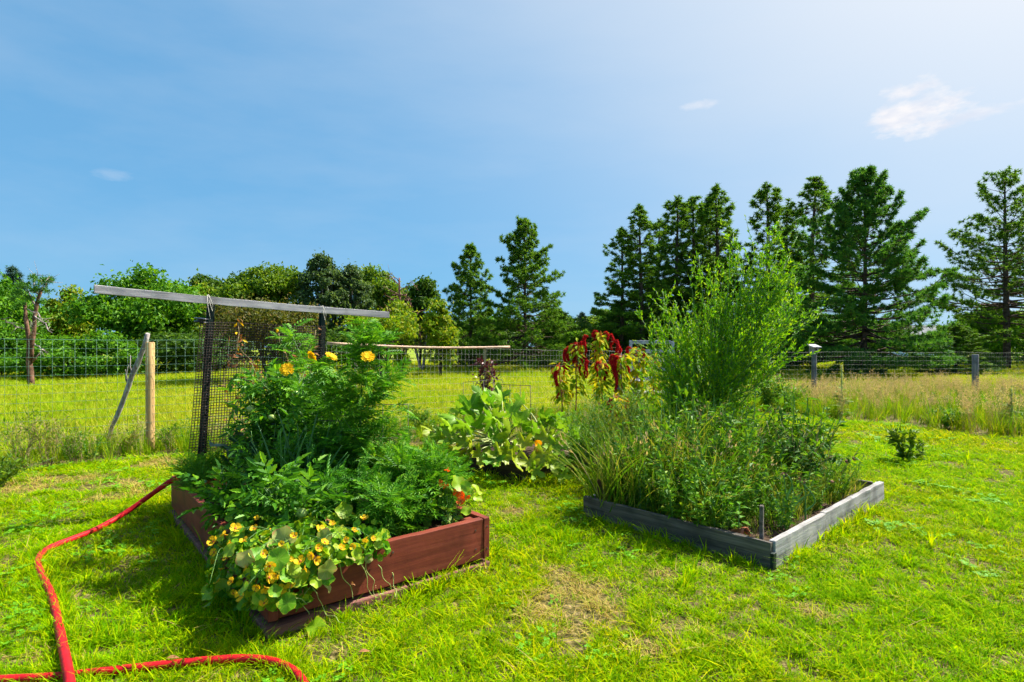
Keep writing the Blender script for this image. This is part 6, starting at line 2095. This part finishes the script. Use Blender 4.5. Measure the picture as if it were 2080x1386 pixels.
# ---- right bed plants
bp2 = lambda x, y: to_world(x, y, N2, AN2, .09)
rs, Pt = bushy_plant('rose_bush', 'dark-leaved rose bush with bare twigs at the far side of the weathered bed', 'shrub', bp2(1.50, .42), .60, .34, 13, 900, LF, .062, 'rose', 'stem_dry', .8, .1, .005)
tw_ = MB()
for (x0, y0, x1, y1) in ((1590, 930, 1560, 855), (1640, 930, 1660, 850), (1610, 930, 1640, 848), (1670, 940, 1690, 850), (1700, 960, 1740, 905), (1600, 920, 1645, 868)):
    a, b = P(x0, y0, 4.6) - bp2(1.5, .45), P(x1, y1, 4.6) - bp2(1.5, .45)
    tw_.tubes(smooth([a, (a + b) / 2 + rng.normal(size=3) * .012, b], 8), np.linspace(.004, .0015, 8), 5)
part('bare_twig', tw_, M['stem_dry'], rs)
for (x, y) in ((1712, 937), (1728, 932), (1680, 978)):
    link('seed_head', MB().add(*lathe([(0, -.012), (.014, -.006), (.020, .004), (.012, .012), (0, .013)], 10), 0, True).mesh('seed_head', [M['spent']]), rs, tuple(P(x, y, 4.4) - bp2(1.5, .45)))

ir0 = bp2(.56, .16)
ir = thing('daylily_clump', 'strap-leaved clump with three spent flower stalks in the weathered bed', 'plant', tuple(ir0))
for i, (x, y, w_) in enumerate(((1612, 985, .022), (1640, 990, .02), (1655, 1000, .022), (1622, 1005, .02), (1590, 1010, .018), (1560, 1000, .02), (1672, 985, .018), (1630, 975, .016), (1545, 1010, .018))):
    tip_ = P(x, y, ir0[1] + rng.uniform(-.08, .08)) - ir0
    s = np.linspace(0, 1, 9)
    b0_ = np.array((rng.normal() * .02, rng.normal() * .02, 0))
    p = b0_ + (tip_ - b0_) * s[:, None] + np.array((0, 0, .05))[None] * np.sin(s * 3.14)[:, None]
    sd = nrm(np.array((1.0, .4 * rng.normal(), 0)))
    ww = w_ * (1 - s ** 3) * .5 + .0005
    v = np.concatenate([p - sd * ww[:, None], p + np.array((0, .004, 0)), p + sd * ww[:, None]])
    f = [(i_, 9 + i_, 10 + i_, i_ + 1) for i_ in range(8)] + [(9 + i_, 18 + i_, 19 + i_, 10 + i_) for i_ in range(8)]
    part('leaf', MB().add(v, f, 0, True), M['onion'], ir)
for (pts_) in ([(1604, 1075), (1600, 1030), (1594, 985), (1592, 965)], [(1604, 1070), (1612, 1010), (1608, 972), (1596, 962)], [(1636, 1060), (1636, 1010), (1634, 980)], [(1632, 1040), (1660, 1022), (1648, 1000), (1622, 975)]):
    p = np.array([P(x, y, ir0[1]) for x, y in pts_]) - ir0
    st_ = part('flower_stalk', MB().tubes(smooth(p, 12), np.linspace(.0055, .004, 12), 6), M['onion'], ir)
    mb = MB().inst(LF, frames(nrm(ru(7) + np.array((0, 0, .2))), None, .022), p[-1] + rng.normal(size=(7, 3)) * .006)
    part('spent_head', mb, M['spent'], st_)

gd0 = bp2(.22, .38)
gd, Pt = bushy_plant('sedum_plant', 'leafy plant with flat yellow-green flower heads near the front of the weathered bed', 'plant', gd0, .34, .12, 12, 230, LFN, .055, 'marigold_light', 'stem', .7, .3, .003, side=False)
for i in range(7):
    c = Pt[i, -1]
    k = 60
    qq = c + rng.normal(size=(k, 3)) * np.array((.016, .016, .005))
    part('flower_head', MB().inst(rhomb(.8, .1, 0), frames(nrm(ru(k) + np.array((0, 0, .8))), None, .008), qq), M['flower_head_green'], gd)
sd0 = bp2(.12, .24)
sd_ = thing('milkweed_seedling', 'young broad-leaved seedling leaning over the dark board of the weathered bed', 'plant', tuple(sd0))
p = smooth([(0, 0, 0), (-.01, .0, .10), (0, .01, .22)], 8)
part('stem', MB().tubes(p, .0035, 6), M['stem'], sd_)
LMESH = MB().add(*leaf4(.5, .06, .25)).mesh('leaf', [M['leaf_green']])
for i in range(9):
    a = i * 1.75; z = .05 + i * .021
    d = np.array((math.cos(a), math.sin(a), .35 - .06 * (9 - i) * .5))
    place('leaf', LMESH, sd_, frames(d[None], np.array((0, 0, 1.0))[None], .085 - .003 * i)[0], np.array((0, 0, z)))
# overgrown grass inside the weathered bed
k = 860
lx, ly = rng.uniform(.06, W2 - .05, k), rng.uniform(.09, L2 - .06, k)
ok_ = ~((lx < 1.0) & (ly < .42) & (rng.uniform(0, 1, k) < .62)) & ~((lx > 1.15) & (ly < .6) & (rng.uniform(0, 1, k) < .25))
lx, ly = lx[ok_], ly[ok_]
w = np.array([to_world(a, b, N2, AN2, .09) for a, b in zip(lx, ly)])
k = len(w)
M['bed_tall'] = leafmat('bed_blade', [(.06, .16, .006), (.11, .23, .008), (.24, .28, .03), (.42, .34, .10)], .38, .7, .08)
BT = []
for i in range(3):
    mb, _ = blades(24, .34, .4, .006, .05, .45, 0, seg=4, curl=.5)
    if i == 0: seedy(1, .44, mb, 1)
    BT.append(tuft_src('bedgrass_%d' % i, mb, [M['bed_tall'], M['seed']]))
for i in range(3, 5):
    o_ = TALL[6 + i - 3].copy(); o_.name = 'bedgrass_%d' % i; BT.append(o_)
hgt = np.where((lx > 1.0) & (ly < .45), .62, 1.0) * np.interp(lx * .5 + ly, [0, .5, 1.2, 2.4], [.36, .66, 1.2, 1.25])
scatter('bed_weeds', w, rng.uniform(.5, 1.3, k) * hgt * (.65 + .7 * vnoise(lx, ly, 3.2, 77)), rng.choice(5, k, p=[.14, .26, .26, .17, .17]), BT, 'tangle of dry grass and weeds filling the weathered bed', 'weeds', .2)
# feathery weeds around the tree and behind the beds
wl_ = [((1195, 962), .60, 'feathery green weed at the left corner of the weathered bed', 'weed'), ((1235, 955), .72, 'feathery weed behind the left board of the weathered bed', 'weed_dry'), ((1280, 950), .66, 'yellowish weed clump left of the young tree', 'weed_dry'),
       ((1180, 925), .62, 'green leafy weed right of the squash plants', 'weed'), ((1225, 905), .70, 'light green weed below the long red tassels', 'weed'), ((1290, 900), .78, 'green weed below the yellow-leaved amaranth', 'weed'), ((1335, 940), .62, 'weed clump just left of the young tree trunk', 'weed_dry'),
       ((1255, 1000), .55, 'tall green weed rising behind the left board of the weathered bed', 'weed'), ((1360, 1005), .58, 'tall leafy weed in the left half of the weathered bed', 'weed'), ((1470, 990), .50, 'green weed in the back half of the weathered bed', 'weed'), ((1560, 985), .42, 'weed left of the rose bush', 'weed_dry'), ((1650, 1015), .30, 'low weed in front of the rose bush', 'weed'), ((1385, 975), .52, 'dark weed at the foot of the young tree', 'weed'), ((1490, 960), .42, 'weed right of the young tree trunk', 'weed_dry'), ((1545, 950), .40, 'low yellowish weed between young tree and rose bush', 'weed_dry'), ((1165, 962), .40, 'low weed beside the squash bed', 'weed'),
       ((1310, 985), .46, 'weed with narrow leaves in the left of the weathered bed', 'weed'), ((1420, 1010), .40, 'light weed in the middle of the weathered bed', 'weed_dry'), ((850, 880), .40, 'leafy weed behind the red bed', 'weed'), ((790, 905), .36, 'green weed near the low wire panel', 'weed'), ((905, 905), .34, 'small weed left of the squash bed', 'weed')]
for i, ((x, y), h, lab, mt_) in enumerate(wl_):
    b = G(x, y); b = np.array((b[0], b[1], .02))
    bushy_plant('weed', lab, 'plant', b, h, .26, 13, 620, RHN if i % 2 else RH, .045, mt_, 'stem', .8, .3, .003, .12)

# right background weeds in front of the fence, centre-right clump
for (px_, Yv, h, wv, nl, lab, mt_) in ((1555, 11.3, .75, .5, 700, 'light green leafy clump behind the young tree by the fence', 'weed'), (1480, 11.0, .6, .5, 500, 'leafy clump behind the lower young tree', 'weed'), (1605, 11.6, .55, .4, 450, 'leafy clump left of the birdhouse post', 'weed'), (1648, 12.6, .30, .25, 260, 'dark weeds around the foot of the birdhouse post', 'rose')):
    bushy_plant('weed', lab, 'plant', ((px_ - 1040) / F * Yv, Yv, 0), h, wv, 14, nl, LFN, .10, mt_, 'stem', .8, .3, .004)
# lawn weeds on the right
mk = G(1840, 940)
t, Pt = bushy_plant('milkweed_plant', 'leafy dark green weed standing alone on the right lawn', 'plant', (mk[0], mk[1], 0), .42, .13, 9, 190, leaf4(.5, .06, .2), .085, 'leaf_mid', 'stem', .8, .3, .004, .1, side=False)
mk = G(1868, 935)
bushy_plant('milkweed_plant', 'small sprig beside the lone weed on the right lawn', 'plant', (mk[0], mk[1], 0), .24, .07, 4, 50, leaf4(.5, .06, .2), .07, 'leaf_mid', 'stem', .8, .3, .003, .1, side=False)
mk = G(1925, 872)
bushy_plant('weed', 'low spreading bush at the edge of the tall grass on the right', 'plant', (mk[0], mk[1], 0), .34, .40, 12, 260, LF, .085, 'weed', 'stem', .9, .1, .004)


def mullein(label, base, h, nl):
    t = thing('mullein_plant', label, 'plant', tuple(base))
    part('stalk', MB().tubes(np.array([(0, 0, 0), (.005, 0, h * .5), (0, .005, h)]), np.array([.014, .014, .010]), 8), M['stem_pale'], t)
    k = 160
    z = rng.uniform(h * .62, h, k); a = rng.uniform(0, 6.28, k)
    part('flower_spike', MB().inst(rhomb(.7, .1, 0), frames(nrm(np.stack([np.cos(a), np.sin(a), 0 * a + .4], 1)), None, .022), np.stack([.012 * np.cos(a), .012 * np.sin(a), z], 1)), M['flower_head_green'], t)
    z = h * .62 * rng.uniform(0, 1, nl) ** 1.4; a = rng.uniform(0, 6.28, nl)
    d = nrm(np.stack([np.cos(a), np.sin(a), .25 + z], 1))
    part('foliage', MB().inst(leaf4(.34, .06, .3), frames(d, np.array((0, 0, 1.0)) + rng.normal(size=(nl, 3)) * .2, (.24 - .18 * z / h) * rng.uniform(.7, 1.1, nl)), np.stack([0 * z, 0 * z, z + .02], 1)), M['flower_head_green'] if False else M['leaf_grey2'], t, kind='stuff')


M['leaf_grey2'] = leafmat('mullein_leaf', [(.16, .26, .07), (.22, .33, .09), (.30, .38, .12)], .35, .7, .2)
mk = G(2055, 880)
mullein('pale mullein with tall spike at the right edge of the meadow strip', (mk[0], mk[1], 0), .68, 46)
mk = G(1710, 852)
mullein('pale mullein with yellow spike right of the birdhouse post', (mk[0], mk[1], 0), .98, 36)
# tall weeds along the left fence
for (px_, Yv, h, lab) in ((40, 6.0, .62, 'tall seedy weed at the left edge before the fence'), (95, 6.2, .55, 'thin seedy weed second from the left edge'), (-40, 5.6, .5, 'weed clump just beyond the left edge'), (150, 6.3, .40, 'weed tuft in front of the fence left of the leaning pole'),
                          (255, 6.8, .34, 'weed tuft between leaning pole and pine post'), (345, 7.0, .36, 'weed right of the pine post')):
    bushy_plant('weed', lab, 'plant', ((px_ - 1040) / F * Yv, Yv, 0), h, .18, 10, 300, RHN, .05, 'weed_dry' if px_ in (95, 255) else 'weed', 'stem_dry', .7, .4, .003)
bushy_plant('weed', 'dense dark green leafy clump low at the left edge', 'plant', tuple((-4.75, 5.25, 0)), .30, .42, 20, 700, RH, .05, 'leaf_mid', 'stem', .8, .3, .003)

# a dry leaf or two on the lawn
for (x, y, lab) in ((728, 1325, 'curled dry brown leaf on the lawn in front of the red bed'), (337, 1338, 'dry brown leaf lying at the crosswise hose')):
    g_ = G(x, y, .045)
    o = link('fallen_leaf', MB().inst(LF, frames(np.array([(1, .3, .1)]), np.array([(0, -.2, 1.0)]), .05), np.zeros((1, 3))).mesh('fallen_leaf', [M['dead']]), None, tuple(g_))
    tag(o, lab, 'leaf')
